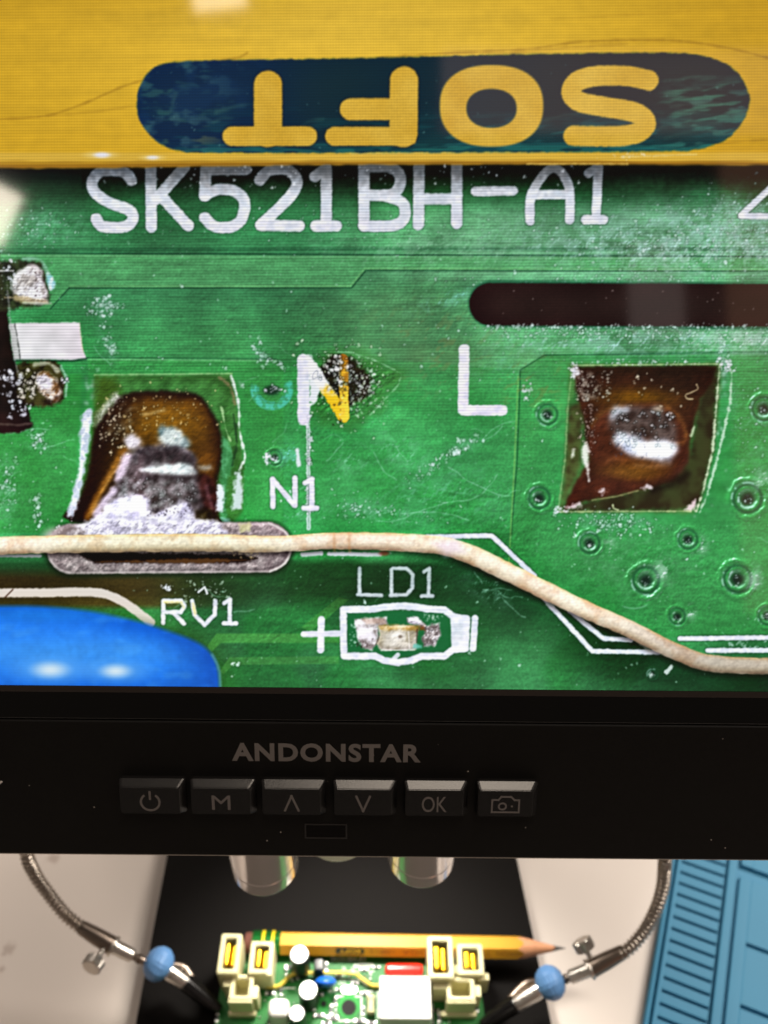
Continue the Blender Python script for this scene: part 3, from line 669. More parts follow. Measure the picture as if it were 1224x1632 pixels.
    P.poly(q([(110, 350), (205, 330), (200, 600), (180, 770), (60, 1010), (85, 700)]), grain((52, 44, 22), (74, 84, 42), 9, 3), 9, 0.85, 4, 2)
    pit = q([(140, 100), (1078, 92), (1040, 200), (965, 310), (925, 470), (895, 580), (890, 720), (790, 850), (580, 905), (420, 938), (220, 972), (80, 1036), (95, 960), (180, 810), (240, 700), (215, 560), (205, 430), (155, 250)])
    def pitc(x, y):
        u = (x - 880) * 4.08; v = (y - 560) * 4.08
        c = mixc((54, 30, 16), (104, 68, 14), np.exp(-((u - 560) / 240.) ** 2 - ((v - 300) / 60.) ** 2))
        c = mixc(c, (36, 22, 12), np.exp(-((u - 860) / 230.) ** 2 - ((v - 170) / 110.) ** 2) * 0.9)
        c = mixc(c, (34, 26, 14), (1 - sstep(110, 200, v + (fbm(x, y, 20, 2) - .5) * 80)) * 0.7)
        c = mixc(c, (84, 44, 34), np.exp(-((u - 830) / 80.) ** 2 - ((v - 720) / 110.) ** 2) * 0.9)
        c = mixc(c, (74, 36, 22), np.exp(-((u - 400) / 240.) ** 2 - ((v - 870) / 80.) ** 2) * 0.8)
        return c * (0.74 + 0.5 * fbm(x, y, 12, 2, 3))[..., None]
    P.poly(pit, pitc, 4, 1, 2, 3, 0, rs=8)
    P.stroke(q([(880, 800), (760, 870), (660, 900)]), 5, (22, 14, 8), 10, 0.75, 3, 2, 4)
    # the mound
    mound = q([(250, 500), (310, 410), (420, 350), (560, 335), (700, 340), (810, 400), (870, 490), (890, 600), (840, 740), (720, 820), (500, 830), (340, 790), (250, 680), (230, 590)])
    P.poly(mound, lambda x, y: mixc((70, 36, 22), (112, 70, 24), sstep(640, 780, (y - 560) * 4.08) * np.exp(-((x - 1020) / 50.) ** 2)) * (0.8 + 0.4 * fbm(x, y, 9, 4, 3))[..., None], 8, 0.9, 3, 1, 3)
    P.emboss(mound, 30, 0.7, 9, 0.34, 120, (0.95, 1.9), curve=3, seed=3, col=(226, 180, 110), soft=8, dome=0.55)
    P.stroke(q([(255, 480), (330, 395), (460, 348)]), 1.3, (150, 106, 44), 3, 0.75, 1.5, 2, 4)
    P.stroke(q([(740, 360), (820, 420), (870, 520), (860, 590), (820, 604)]), 1.8, (150, 100, 48), 4, 0.8, 2, 2, 4)
    P.poly(q([(375, 440), (440, 380), (560, 362), (690, 376), (770, 440), (808, 560), (660, 570), (500, 560), (390, 520)]), grain((44, 32, 28), (104, 92, 88), 7, 2), 11, 0.85, 4, 2, 3, rs=9)
    P.poly(q([(410, 545), (480, 530), (600, 570), (795, 596), (800, 676), (755, 712), (640, 702), (530, 682), (460, 640), (415, 595)]), grain((180, 186, 206), (240, 242, 252), 9, 3), 8, 0.97, 5, 2, 3, rs=8)
    P.poly(q([(540, 600), (660, 592), (795, 604), (796, 670), (700, 690), (560, 680)]), (250, 251, 255), 8, 0.9, 3, 2, 3)
    P.poly(q([(380, 400), (420, 362), (500, 366), (490, 392), (420, 420), (400, 446), (372, 440)]), (200, 206, 216), 6, 0.9, 4, 1, 3, rs=7)
    P.poly(q([(645, 374), (690, 356), (722, 376), (700, 392)]), (232, 228, 206), 5, 0.9, 3, 4)
    P.stroke(q([(600, 700), (700, 712), (780, 690)]), 1.2, (84, 74, 80), 2.4, 0.7, 1.5, 3)
    P.stroke(q([(540, 740), (650, 750), (770, 740)]), 1.4, (176, 140, 110), 3, 0.6, 1.5, 3)
    P.stroke(q([(350, 720), (400, 694), (480, 700)]), 1.0, (190, 116, 70), 4, 0.7, 2, 3)
    P.ell(1000, 752, 36, 8, (126, 84, 34), 0.9, 0.5)
    P.soften(930, 630, 1104, 780, 2.6, 16)
    P.soften(886, 568, 1172, 836, 1.6)
    P.emboss(pit, 12, 0.75, 6, 0.24, 110, (0.7, 1.5), seed=5, soft=6, dome=0.25, col=(226, 210, 196))
    P.specks(90, lambda R: (880 + (370 + R.rand() * 430) / 4.08, 560 + (390 + R.rand() ** 1.5 * 260) / 4.08), (226, 226, 232), (0.7, 2.2), 91, (0.4, 0.95), 1.2)
    P.specks(60, lambda R: (880 + (400 + R.rand() * 220) / 4.08, 560 + (520 + R.rand() * 170) / 4.08), (70, 66, 80), (0.6, 1.8), 89, (0.3, 0.8))
    P.specks(70, gauss(938, 690, 8, 22), (206, 190, 180), (0.6, 2.0), 80, (0.3, 0.9), 0.6)
    P.poly(q([(150, 140), (260, 130), (330, 240), (300, 310), (190, 320), (155, 240)]), grain((44, 30, 20), (160, 156, 140), 7, 3, 0.45, 0.75), 9, 0.7, 4, 3, rs=7)
    P.specks(70, lambda R: (880 + (150 + R.rand() * 240) / 4.08, 560 + (130 + R.rand() * 200) / 4.08), (214, 212, 196), (0.6, 2.0), 92, (0.4, 0.95), 0.7)
    P.specks(16, lambda R: (880 + (500 + R.rand() * 350) / 4.08, 560 + (130 + R.rand() * 230) / 4.08), (224, 216, 190), (0.7, 2.4), 90, (0.5, 0.95), 0.5)
    P.stroke(q([(940, 215), (948, 245), (900, 270), (868, 285), (880, 308), (915, 310)]), 0.9, (196, 180, 140), 2, 0.85, 0.6, 2, 4)
    P.poly(q([(185, 640), (215, 596), (240, 640), (235, 700), (240, 850), (225, 780), (195, 690)]), (222, 220, 214), 5, 0.85, 3, 2)
    P.stroke(q([(140, 640), (130, 690)]), 2.2, (214, 222, 206), 4, 0.8, 2, 2)
    P.stroke(q([(905, 550), (925, 490)]), 1.8, (190, 206, 170), 3, 0.8, 1.5, 2)
    for pts in ([(580, 888), (615, 868), (655, 880), (640, 898)], [(295, 915), (340, 888), (355, 910), (320, 930)], [(90, 1010), (180, 990), (185, 1010), (110, 1020)]):
        P.poly(q(pts), (216, 206, 208), 5, 0.8, 4, 4)
    P.poly(q([(860, 1030), (935, 965), (944, 1015), (900, 1038)]), (222, 206, 208), 4, 0.85, 3, 4)
    P.stroke(q([(395, 1000), (400, 1020), (430, 1034)]), 1.2, (190, 206, 160), 2, 0.8, 1, 2)
    P.stroke(q([(260, 968), (420, 944), (560, 906)]), 0.9, (150, 156, 104), 2.4, 0.7, 1, 2)
    P.poly(q([(130, 95), (170, 95), (180, 150), (140, 170)]), (220, 222, 216), 5, 0.85, 4, 2)
    # lit edges of the flux
    P.stroke(q([(140, 92), (1080, 82)]), 1.0, (168, 196, 140), 2, 0.75, 1.0, 1)
    P.stroke(q([(1090, 90), (1065, 400), (1045, 640), (985, 900), (940, 1040)]), 1.5, (206, 222, 190), 2.6, 0.8, 2.2, 4)
    P.stroke(q([(1130, 50), (1170, 140), (1160, 330), (1110, 560), (1070, 720), (1000, 960), (960, 1050)]), 1.5, (196, 222, 200), 2.6, 0.75, 2.6, 5)
    P.stroke(q([(130, 100), (100, 400), (85, 700), (40, 1040)]), 1.2, (140, 186, 124), 2.4, 0.6, 1.6, 2)
    P.stroke(q([(50, 1044), (900, 1040)]), 1.1, (176, 196, 140), 2, 0.7, 1.2, 1)
    P.specks(60, gauss(1010, 577, 70, 3), wh, (0.6, 2.0), 94, (0.4, 1), 0.3)
    P.specks(24, gauss(1156, 584, 5, 10, -0.5), wh, (1, 3.6), 95, (0.6, 1), 0.3)
    P.specks(12, gauss(915, 592, 4, 8), wh, (1, 3.2), 96, (0.6, 1), 0.3)
    P.specks(90, gauss(962, 830, 30, 9), cy_, (0.7, 2.4), 98, (0.4, 1), 0.6)
    P.specks(16, gauss(838, 618, 6, 8), wh, (0.8, 3.2), 99, (0.6, 1), 0.3)
    P.specks(12, gauss(892, 812, 4, 5), wh, (0.8, 3.2), 101, (0.6, 1), 0.3)

    # ---- vias under the mask
    def via(x, y, r, s, bright=1.0, glint=None):
        P.ring(x, y, r * 0.82, r * 0.82, r * 0.10, (18, 62, 40), 0.55, soft=4)
        P.ell(x, y + r * 0.05, r * 0.42, r * 0.40, (16, 40, 28), 0.7, 0.9)
        P.ring(x, y, r * 0.95, r * 0.95, r * 0.05, (168, 218, 200), 0.7 * bright, 60 + 30 * (s % 4), 190 + 40 * (s % 4), 3, 0.8, s)
        P.ring(x, y, r * 0.55, r * 0.55, r * 0.06, (180, 224, 208), 0.7 * bright, 20 + 50 * (s % 3), 150 + 50 * (s % 3), 3, 0.8, s + 2)
        P.specks(7, gauss(x - r * .1, y + r * 0.15, r * 0.2, r * 0.16), (216, 236, 228), (0.7, 2.2), 600 + s, (0.4, 0.9))
        if glint:
            gx, gy = glint
            haze((x - 60, y - 60, x + 60, y + 60), x + gx, y + gy, r * 0.55, r * 0.8, (206, 228, 222), 0.9, 6, s, (0.34, 0.6))
    via(873, 661, 19, 1); via(860, 794, 20, 2, 0.9); via(940, 866, 19, 3, 1, (30, 6)); via(1030, 925, 25, 4, 1, (26, -16))
    via(1176, 923, 26, 5, 1, (26, 0)); via(1097, 860, 18, 6, 1, (22, 10)); via(1192, 795, 27, 7, 1, (24, -26)); via(1080, 983, 15, 8, 0.9, (22, -6))
    via(1218, 652, 22, 9); via(1224, 982, 17, 10); via(1040, 1075, 9, 11, 1)
    P.ring(1010, 940, 36, 30, 1, (150, 210, 180), 0.4, 40, 130)
    P.ring(433, 620, 29, 29, 5, (84, 196, 176), 0.75, -30, 200, 3, 0.5, 2)
    P.ring(433, 620, 22, 22, 2, (70, 170, 150), 0.6, -30, 200, 2, 0.7, 3)
    P.ell(433, 622, 13, 8, (16, 50, 34), 0.4, 0.8)
    P.specks(14, gauss(434, 621, 9, 3), wh, (1, 3.2), 605, (0.6, 1), 0.7)
    via(438, 730, 14, 12, 0.8)
    haze((440, 690, 490, 760), 462, 728, 18, 22, (120, 212, 196), 0.9, 6, 3, (0.34, 0.6))
    P.stroke([(474, 718), (476, 742)], 3, wh, 3, 0.8, 2, 3)
    P.specks(14, gauss(424, 732, 3, 4), wh, (1, 3.2), 606, (0.6, 1))
    P.stroke([(1062, 1072), (1070, 1064)], 3, (206, 220, 216), 2, 0.8, 2, 3)

    # ---- oval plated pad with a slot
    P.stroke([(114, 878), (425, 874)], 44, (20, 30, 18), 9, 0.7)
    padc = lambda x, y: mixc((104, 92, 92), (192, 184, 180), fbm(x, y, 9, 2, 3)) * (0.86 + 0.22 * noise(x, y, 2.4, 3))[..., None]
    P.stroke([(114, 875), (425, 872)], 40, padc, 3, 1, 1.0, 2)
    P.ring(114, 875, 38, 38, 1.2, (206, 204, 198), 0.5, 80, 250, 3)
    P.emboss([(76, 872), (90, 846), (116, 836), (424, 833), (452, 846), (464, 872), (452, 900), (424, 911), (116, 914), (90, 904)], 10, 0.8, 7, 0.35, 120, (0.7, 1.6), seed=1, soft=4)
    P.stroke([(428, 834), (454, 848), (464, 872), (454, 898), (430, 911)], 1.6, (214, 214, 206), 2, 0.8, 0.8, 1, 4)
    P.stroke([(128, 913), (426, 911)], 1.4, (190, 182, 178), 2, 0.6, 1, 1)
    P.ell(92, 856, 22, 14, (214, 206, 200), 0.6, 0.8)
    P.poly([(120, 880), (150, 880), (390, 884), (410, 890), (390, 898), (150, 898)], (24, 14, 10), 4, 1, 2, 3)
    P.poly([(150, 896), (330, 890), (400, 893), (330, 898)], (120, 84, 44), 3, 0.6, 2, 3)
    P.specks(24, gauss(392, 884, 12, 4), (238, 220, 170), (0.8, 2.6), 610, (0.5, 1))
    P.specks(50, gauss(200, 838, 70, 8), (224, 220, 224), (0.8, 3.2), 611, (0.5, 1), 0.3)
    P.poly([(380, 836), (398, 832), (400, 846), (384, 850)], (210, 214, 150), 5, 0.6, 3, 3)
    # the joint's bright foot runs down over the pad
    P.poly([(104, 850), (124, 838), (160, 826), (250, 830), (340, 828), (356, 842), (350, 856), (220, 858), (120, 858)], grain((186, 182, 200), (240, 238, 250), 9, 3), 8, 0.95, 5, 3, 3, rs=8)
    P.emboss([(104, 850), (124, 838), (160, 826), (250, 830), (340, 828), (356, 842), (350, 856), (220, 858), (120, 858)], 8, 1.2, 7, 0.3, 150, (0.7, 1.5), curve=3, seed=1, soft=5)
    P.poly([(76, 866), (92, 846), (120, 838), (140, 846), (120, 866), (96, 884)], grain((110, 100, 94), (206, 200, 196), 8, 2), 8, 0.8, 4, 2, rs=8)
    # silk line stubs beside the wire
    P.stroke([(-260, 887), (64, 886)], 2.4, wh, 2, 0.85, 1, 1)
    P.stroke([(482, 884), (512, 882)], 3.2, wh, 2, 0.9, 1, 1); P.stroke([(524, 883), (606, 884)], 3, wh, 2, 0.9, 1, 2)
    P.ell(612, 882, 8, 4, (150, 90, 60), 0.5, 0.8)
    # curved outline of the disc part
    P.stroke([(-260, 946), (0, 945), (60, 945), (140, 944), (176, 950), (206, 966), (240, 992)], 7, (206, 202, 196), 2.5, 0.92, 1, 2, 5)
    P.stroke([(8, 952), (20, 940)], 1.2, (60, 40, 30), 1.5, 0.8)
    # long silk outline at the right
    for pts in ([(680, 856), (784, 854), (852, 918)], [(858, 944), (944, 1038), (1050, 1040)], [(908, 974), (962, 1018), (1006, 1020)], [(1084, 1018), (1480, 1014)], [(1128, 1037), (1480, 1036)]):
        P.stroke(pts, 5.4, (20, 60, 40), 3, 0.5)
        P.stroke(pts, 3.7, lambda x, y: mixc((196, 208, 216), (226, 234, 238), noise(x, y, 4, 1)), 1.8, 0.95, 0.9, 1)
    P.stroke([(872, 962), (930, 972), (990, 1008)], 2.6, (170, 196, 180), 2.5, 0.6, 2, 1, 4)
    P.stroke([(1012, 1018), (1034, 1036)], 3, (196, 206, 190), 2.5, 0.6, 2, 1)
    P.specks(24, gauss(1180, 1028, 22, 5), (180, 210, 200), (0.8, 2.6), 612, (0.4, 0.9))
    # ---- the pale lacquered wire
    w3 = P.win(CX0, 830, CX1, 1100); sl3, x, y = w3
    d = P.dseg(x, y, wire)
    side = np.sign(y - np.interp(x, wire[:, 0], wire[:, 1]))
    hw = np.interp(x, [-260, 0, 300, 460, 560, 700, 760, 1000, 1224], [15, 14, 14, 13, 13.5, 14.5, 15, 13.5, 13])
    t = np.clip(d / hw, 0, 1) * side                                   # -1 upper edge .. 1 lower edge
    P.mul(sl3, (1 - sstep(0.9, 2.0, abs(d / hw))) * (side > 0) * 0.9, (0.36, 0.34, 0.32))
    c = mixc((192, 180, 148), (228, 221, 198), 1 - sstep(0.1, 1.0, abs(t + 0.2)))
    c = mixc(c, (206, 178, 112), sstep(0.6, 0.95, -t) * 0.5)
    c = mixc(c, (150, 128, 100), sstep(0.45, 1.0, t) * 0.75)
    bl = fbm(x, y, 22, 3, 3)
    c = mixc(c, (182, 146, 104), sstep(0.5, 0.74, bl) * 0.3)
    c = mixc(c, (228, 228, 206), sstep(0.5, 0.74, fbm(x, y, 40, 5, 2, 24)) * 0.45)
    c = c * (0.94 + 0.11 * noise(x, y, 3.4, 2))[..., None] * (1 - 0.24 * sstep(900, 1160, x))[..., None]
    P.put(sl3, np.clip(0.5 - (d - hw + (noise(x, y, 9, 4) - .5) * 1.6) / 1.8, 0, 1), c)
    hw_h = 7 * np.sqrt(np.clip(1 - np.minimum(d / hw, 1) ** 2, 0, 1)) + 3.0 * fbm(x, y, 9, 2, 3)
    gy_, gx_ = np.gradient(hw_h); e_ = gx_ * 0.3 + gy_ * 0.9
    mk = (d < hw - 1)[..., None]
    P.a[sl3] = np.where(mk, P.a[sl3] * np.clip(1 + 0.16 * e_, 0.6, 1.35)[..., None], P.a[sl3])
    for xx in (532, 556):
        P.stroke([(xx, 850), (xx + 1, 878)], 1.2, (170, 124, 74), 6, 0.5, 1.5, 2)
    P.poly([(690, 866), (730, 858), (740, 880), (710, 886)], (214, 206, 226), 14, 0.5)
    P.stroke([(1000, 990), (1060, 1020), (1140, 1046)], 0.1, (0, 0, 0), 1, 0)

    # ---- small lamp part LD1 with its outline
    P.poly([(552, 974), (716, 974), (726, 990), (722, 1044), (690, 1046), (552, 1046)], (34, 104, 62), 3, 0.8)
    out = [(548, 972), (596, 971), (612, 968), (640, 966), (666, 968), (680, 971), (708, 972), (724, 984), (744, 986), (742, 1034), (722, 1036), (708, 1046), (672, 1046), (656, 1053), (634, 1056), (612, 1053), (598, 1046), (548, 1046), (547, 972)]
    P.stroke(out, 6.2, (18, 60, 40), 3, 0.5); P.stroke(out, 5.6, SW, 2.2, 0.97, 0.8, 2, 0)
    P.poly([(718, 984), (744, 982), (742, 1038), (720, 1038)], SW, 2, 0.95, 0.8, 1)
    P.stroke([(757, 986), (754, 1034)], 5.2, SW, 2, 0.97, 0.8, 1)
    P.stroke([(484, 1011), (540, 1010)], 4.8, SW, 2, 0.97, 0.8, 1); P.stroke([(512, 988), (511, 1036)], 5.6, SW, 2, 0.97, 0.8, 2)
    P.stroke([(628, 1050), (634, 1044)], 3.6, SW, 2, 0.9)
    q = E(5.32, 540, 960)
    P.poly(q([(130, 145), (400, 128), (412, 190), (330, 215), (340, 330), (280, 402), (200, 390), (150, 300)]), grain((140, 136, 132), (230, 231, 233), 10, 2), 4, 1, 2.5, 2, 0, rs=6)
    P.poly(q([(190, 140), (390, 135), (400, 185), (240, 190)]), grain((150, 130, 116), (206, 190, 176), 8, 3), 4, 0.8, 2, 2)
    P.poly(q([(150, 200), (240, 210), (320, 290), (300, 330), (200, 310)]), (230, 231, 236), 6, 0.85, 3, 2)
    P.specks(30, lambda R: (540 + (140 + R.rand() * 150) / 5.32, 960 + (310 + R.rand() * 80) / 5.32), (60, 48, 46), (0.6, 1.8), 622, (0.4, 0.9))
    P.poly(q([(580, 130), (660, 128), (750, 195), (850, 170), (866, 290), (810, 370), (720, 378), (700, 300), (740, 250), (680, 195), (585, 175)]), grain((100, 96, 92), (222, 223, 223), 8, 4), 4, 1, 2.5, 3, 0, rs=6)
    P.poly(q([(580, 132), (650, 128), (700, 170), (680, 190), (590, 172)]), (232, 230, 240), 5, 0.9, 3, 2)
    P.emboss(q([(580, 130), (660, 128), (750, 195), (850, 170), (866, 290), (810, 370), (720, 378), (700, 300), (740, 250), (680, 195), (585, 175)]), 8, 1.3, 7, 0.35, 170, (0.7, 1.6), seed=2, soft=4)
    body_ = q([(330, 205), (500, 195), (640, 198), (668, 230), (655, 402), (440, 412), (350, 400), (312, 350), (345, 280)])
    P.poly(body_, grain((158, 154, 132), (206, 204, 190), 14, 2), 3, 1, 1, 2)
    P.poly(q([(340, 196), (500, 192), (690, 200), (670, 246), (500, 236), (400, 250), (350, 230)]), grain((150, 124, 60), (196, 182, 140), 10, 2), 4, 0.85, 2, 2)
    P.poly(q([(380, 270), (480, 262), (490, 380), (380, 380)]), (214, 214, 204), 9, 0.7, 3, 2); P.poly(q([(480, 270), (560, 264), (570, 320), (490, 330)]), (222, 222, 214), 7, 0.7, 3, 2)
    P.emboss(body_, 8, 0.6, 9, 0.22, 140, (0.7, 1.6), seed=4, soft=3)
    P.ell(638, 1015, 3.2, 2.6, (110, 100, 84), 0.6, 0.8); P.stroke(q([(590, 250), (600, 390)]), 0.9, (232, 232, 226), 2, 0.7)
    P.stroke(q([(360, 408), (640, 404)]), 1.2, (226, 228, 222), 2, 0.8, 0.6, 2); P.poly(q([(640, 350), (700, 370), (700, 385), (625, 392)]), (110, 184, 170), 4, 0.85, 2, 2)
    P.poly(q([(664, 205), (720, 205), (735, 240), (690, 240)]), (120, 76, 34), 5, 0.8, 3, 2); P.stroke(q([(664, 230), (660, 340)]), 1.0, (60, 44, 40), 2, 0.7, 0.8, 2)
    P.stroke(q([(330, 230), (340, 300), (315, 360)]), 0.9, (70, 60, 56), 2, 0.7, 0.8, 2)
    P.specks(20, lambda R: (540 + (90 + R.rand() * 60) / 5.32, 960 + (160 + R.rand() * 220) / 5.32), (190, 224, 206), (0.6, 1.8), 620, (0.4, 0.9))
    P.specks(20, lambda R: (540 + (720 + R.rand() * 160) / 5.32, 960 + (100 + R.rand() * 60) / 5.32), (200, 220, 206), (0.6, 1.8), 621, (0.4, 0.9))

    # ---- blue disc part, out of focus at the front
    blue = [(-260, 985), (-120, 968), (0, 966), (70, 967), (140, 974), (200, 986), (250, 1000), (310, 1022), (336, 1042), (347, 1066), (350, 1100), (351, 1140), (-260, 1140)]
    def bc(x, y):
        e = 966 + 0.0009 * (x - 40) ** 2 * (x > 40)
        c = mixc((18, 92, 192), (34, 120, 228), sstep(0, 40, y - e))
        c = mixc(c, (64, 146, 226), np.exp(-((x - 100) / 210.) ** 2 - ((y - 1040) / 26.) ** 2) * 0.7)
        c = mixc(c, (18, 84, 184), sstep(1060, 1110, y) * 0.6)
        c = mixc(c, (14, 66, 150), sstep(230, 345, x) * 0.55)
        c = mixc(c, (34, 122, 206), np.exp(-((x - 70) / 130.) ** 2 - ((y - 980) / 12.) ** 2) * 0.5)
        c = mixc(c, (70, 150, 226), sstep(0.5, 0.75, fbm(x, y, 60, 2, 3, 26)) * 0.35)
        return c * (0.94 + 0.12 * fbm(x, y, 12, 3, 3))[..., None]
    blue = np.concatenate([spline(blue[:-2], 6), np.array([(351., 1140.), (-260., 1140.)])])
    P.poly(blue, (14, 44, 30), 26, 0.55)
    P.poly(blue, bc, 8, 1)
    P.stroke([(338, 1044), (350, 1072), (351, 1130)], 1.6, (120, 190, 190), 5, 0.5, 0, 0, 3)
    for (xx, yy, rx, ry) in ((82, 1068, 36, 13), (186, 1070, 30, 11)):
        P.ell(xx, yy, rx * 1.3, ry * 1.3, (96, 164, 228), 0.95, 0.7); P.ell(xx - 2, yy, rx * 0.6, ry * 0.75, (196, 216, 230), 0.98, 0.85)

    # ---- the yellow pencil lying across the top of the picture
    edge = lambda x: 268.5 - 6.5 * sstep(0, 640, x) + 0.004 * np.maximum(x - 900, 0)
    def pc(x, y):
        c = mixc((222, 172, 34), (240, 196, 62), np.exp(-((x - 560) / 460.) ** 2 - ((y - 70) / 190.) ** 2))
        c = mixc(c, (190, 140, 30), sstep(900, 1300, x) * 0.35)
        c = mixc(c, (190, 142, 22), sstep(120, -60, y) * (1 - sstep(200, 600, x)) * 0.3)
        c = c * (0.94 + 0.08 * fbm(x, y, 150, 2, 3, 14) + 0.06 * fbm(x, y, 16, 3, 2))[..., None]
        c = mixc(c, (226, 186, 76), sstep(240, 246, y) * (1 - sstep(254, 260, y)) * 0.65)
        c = mixc(c, (150, 104, 28), sstep(254, 259, y + (noise(x, y, 40, 1, 6) - .5) * 5) * 0.5)
        return c
    P.region(lambda x, y: np.clip(0.5 - (y - edge(x) - (noise(x, y, 14, 2) - .5) * 2) / 4.0, 0, 1), (CX0, CY0, CX1, 280), pc)
    P.shade(lambda x, y: 0.4 * np.clip(1 - abs(y - edge(x) + 3) / 4, 0, 1), (CX0, 250, CX1, 280), (0.55, 0.4, 0.3))
    # small glints on the lower arris
    P.ell(160, 247, 22, 5, (250, 226, 150), 0.8, 0.7); P.ell(162, 247, 12, 4, (244, 240, 244), 0.6, 0.95)
    P.ell(243, 251, 16, 4, (250, 226, 150), 0.8, 0.7); P.ell(243, 251, 9, 3, (240, 236, 230), 0.6, 0.9)
    P.stroke([(560, 244), (870, 241)], 2.5, (240, 206, 96), 3, 0.8, 1.6, 1); P.stroke([(640, 238), (700, 238)], 2.5, (240, 206, 96), 2, 0.9)
    P.stroke([(990, 250), (1110, 246)], 1.2, (246, 220, 130), 2, 0.7, 1, 1); P.stroke([(840, 261), (1000, 261)], 1.4, (226, 190, 90), 2, 0.7, 1, 1)
    P.specks(24, gauss(1010, 248, 20, 3), (250, 240, 206), (0.6, 1.8), 630, (0.5, 1))
    # scratches in the lacquer
    for pts, al in (([(-60, 192), (60, 186), (120, 170), (190, 140), (226, 128)], 0.5), ([(60, 186), (150, 178), (215, 168)], 0.25), ([(340, 97), (378, 92), (394, 84)], 0.55),
                    ([(600, 92), (720, 84), (840, 78), (930, 66), (1060, 64), (1150, 74), (1224, 92)], 0.5), ([(780, 88), (900, 76), (1000, 70)], 0.3), ([(1110, 232), (1224, 222)], 0.35), ([(880, 30), (1100, 18)], 0.15)):
        P.stroke(pts, 1.3, (120, 78, 16), 4.5, al * 0.75, 1.5, 2, 5, 12)
    # the printed lozenge
    loz = [(218, 170), (222, 140), (236, 116), (258, 102), (290, 98), (340, 96), (600, 92), (860, 86), (1040, 84), (1090, 85), (1132, 92), (1172, 112), (1194, 150), (1188, 186), (1158, 222), (1110, 238), (1060, 241), (900, 242), (600, 243), (330, 243), (292, 241), (264, 234), (240, 216), (225, 196)]
    def lc(x, y):
        c = mixc((10, 40, 70), (12, 42, 52), sstep(330, 560, x))
        c = mixc(c, (34, 36, 38), sstep(640, 1000, x) * 0.8)
        c = mixc(c, (14, 62, 64), sstep(170, 236, y + (fbm(x, y, 40, 2) - .5) * 50) * 0.8 * sstep(500, 700, x))
        n = fbm(x, y, 60, 4, 3, 12)
        c = mixc(c, (24, 92, 92), sstep(0.5, 0.72, n) * 0.5 * sstep(150, 240, y))
        n2 = fbm(x, y, 34, 1, 3, 11)
        c = mixc(c, (64, 118, 104), sstep(0.54, 0.74, n2) * 0.6 * (sstep(1040, 1100, x) * sstep(120, 160, y) + (1 - sstep(300, 380, x)) * 0.7))
        c = mixc(c, (16, 50, 86), sstep(0.5, 0.7, fbm(x, y, 40, 3, 2)) * 0.6 * (1 - sstep(330, 460, x)))
        c = mixc(c, (96, 92, 70), sstep(0.5, 0.7, n2) * 0.5 * np.exp(-((x - 310) / 50.) ** 2 - ((y - 218) / 14.) ** 2))
        n3 = fbm(x, y + 0.12 * x, 44, 5, 3, 7)
        c = mixc(c, (58, 112, 92), sstep(0.5, 0.72, n3) * 0.75 * sstep(1030, 1090, x) * sstep(110, 150, y))
        c = mixc(c, (34, 104, 100), sstep(0.48, 0.7, n3) * 0.6 * sstep(560, 760, x) * sstep(170, 215, y))
        c = mixc(c, (62, 104, 112), sstep(0.55, 0.75, fbm(x, y, 30, 0, 3, 16)) * 0.55 * (1 - sstep(270, 420, x)))
        c = mixc(c, (40, 126, 110), sstep(226, 238, y) * 0.55 * sstep(0.35, 0.6, noise(x, y, 30, 2, 4)))
        return c
    P.poly(loz, (70, 110, 30), 5, 0.7, 1.5, 1, 4)
    P.poly(loz, lc, 3.2, 1, 1.6, 2, 4, rs=9)
    for (x0, y0, x1, y1, a) in ((345, 178, 420, 164, .5), (280, 150, 276, 166, .5), (340, 195, 370, 188, .4), (940, 205, 1100, 190, .35), (1060, 130, 1140, 122, .4), (1070, 170, 1150, 165, .5), (1060, 150, 1120, 142, .4), (860, 195, 930, 180, .4), (480, 200, 515, 190, .4), (1050, 205, 1150, 196, .4), (1060, 220, 1130, 208, .35)):
        P.stroke([(x0, y0), ((x0 + x1) / 2, (y0 + y1) / 2 - 3), (x1, y1)], 1.4, (90, 140, 116), 6, a * 0.5, 3, 2, 4, 14)
    P.specks(60, lambda R: (230 + R.rand() * 950, 100 + R.rand() * 135), (120, 170, 160), (0.5, 1.4), 640, (0.3, 0.8))
    # SOFT, upside down
    yc = lambda x, y: mixc((214, 166, 44), (236, 194, 74), fbm(x, y, 40, 2, 2)) * (0.97 + 0.05 * noise(x, y, 3, 1))[..., None]
    LT = [([(427, 135), (427, 212)], 22.5), ([(370, 217), (490, 217)], 15.5),
          ([(644, 128), (643, 212)], 22.5), ([(533, 217), (648, 217)], 15), ([(559, 174), (640, 174)], 17.5)]
    for s, h in LT:
        P.stroke(s, h + 2, (8, 18, 22), 4, 0.5)
    P.poly([(642, 200), (664, 196), (662, 228), (640, 232)], yc, 3, 1)
    for s, h in LT:
        P.stroke(s, h, yc, 3.0, 1, 0.6, 1)
    def oval(x, y, cx, cy, rx, ry, p=2.35):
        return (abs((x - cx) / rx) ** p + abs((y - cy) / ry) ** p) ** (1 / p)
    P.region(lambda x, y: np.clip(0.5 - (oval(x, y, 783.5, 168.5, 82.5, 65) - 1) * 60 / 3, 0, 1) * np.clip(0.5 + (oval(x, y, 783.5, 172.5, 40, 31, 2.2) - 1) * 32 / 3, 0, 1), (690, 95, 880, 245), yc)
    P.stroke([(1034, 128), (1000, 121), (950, 121), (920, 130), (911, 147), (924, 162), (962, 170), (1008, 178), (1029, 192), (1022, 208), (996, 216), (950, 217), (914, 216)], 16.2, yc, 3.0, 1, 0.8, 2, 5)

    # ---- the display's own line structure and a touch of sharpening
    a = P.a
    a = gblur(a, 0.7)
    bl = gblur(a, 2.2)
    a = np.clip(a + 0.35 * (a - bl), 0, 255)
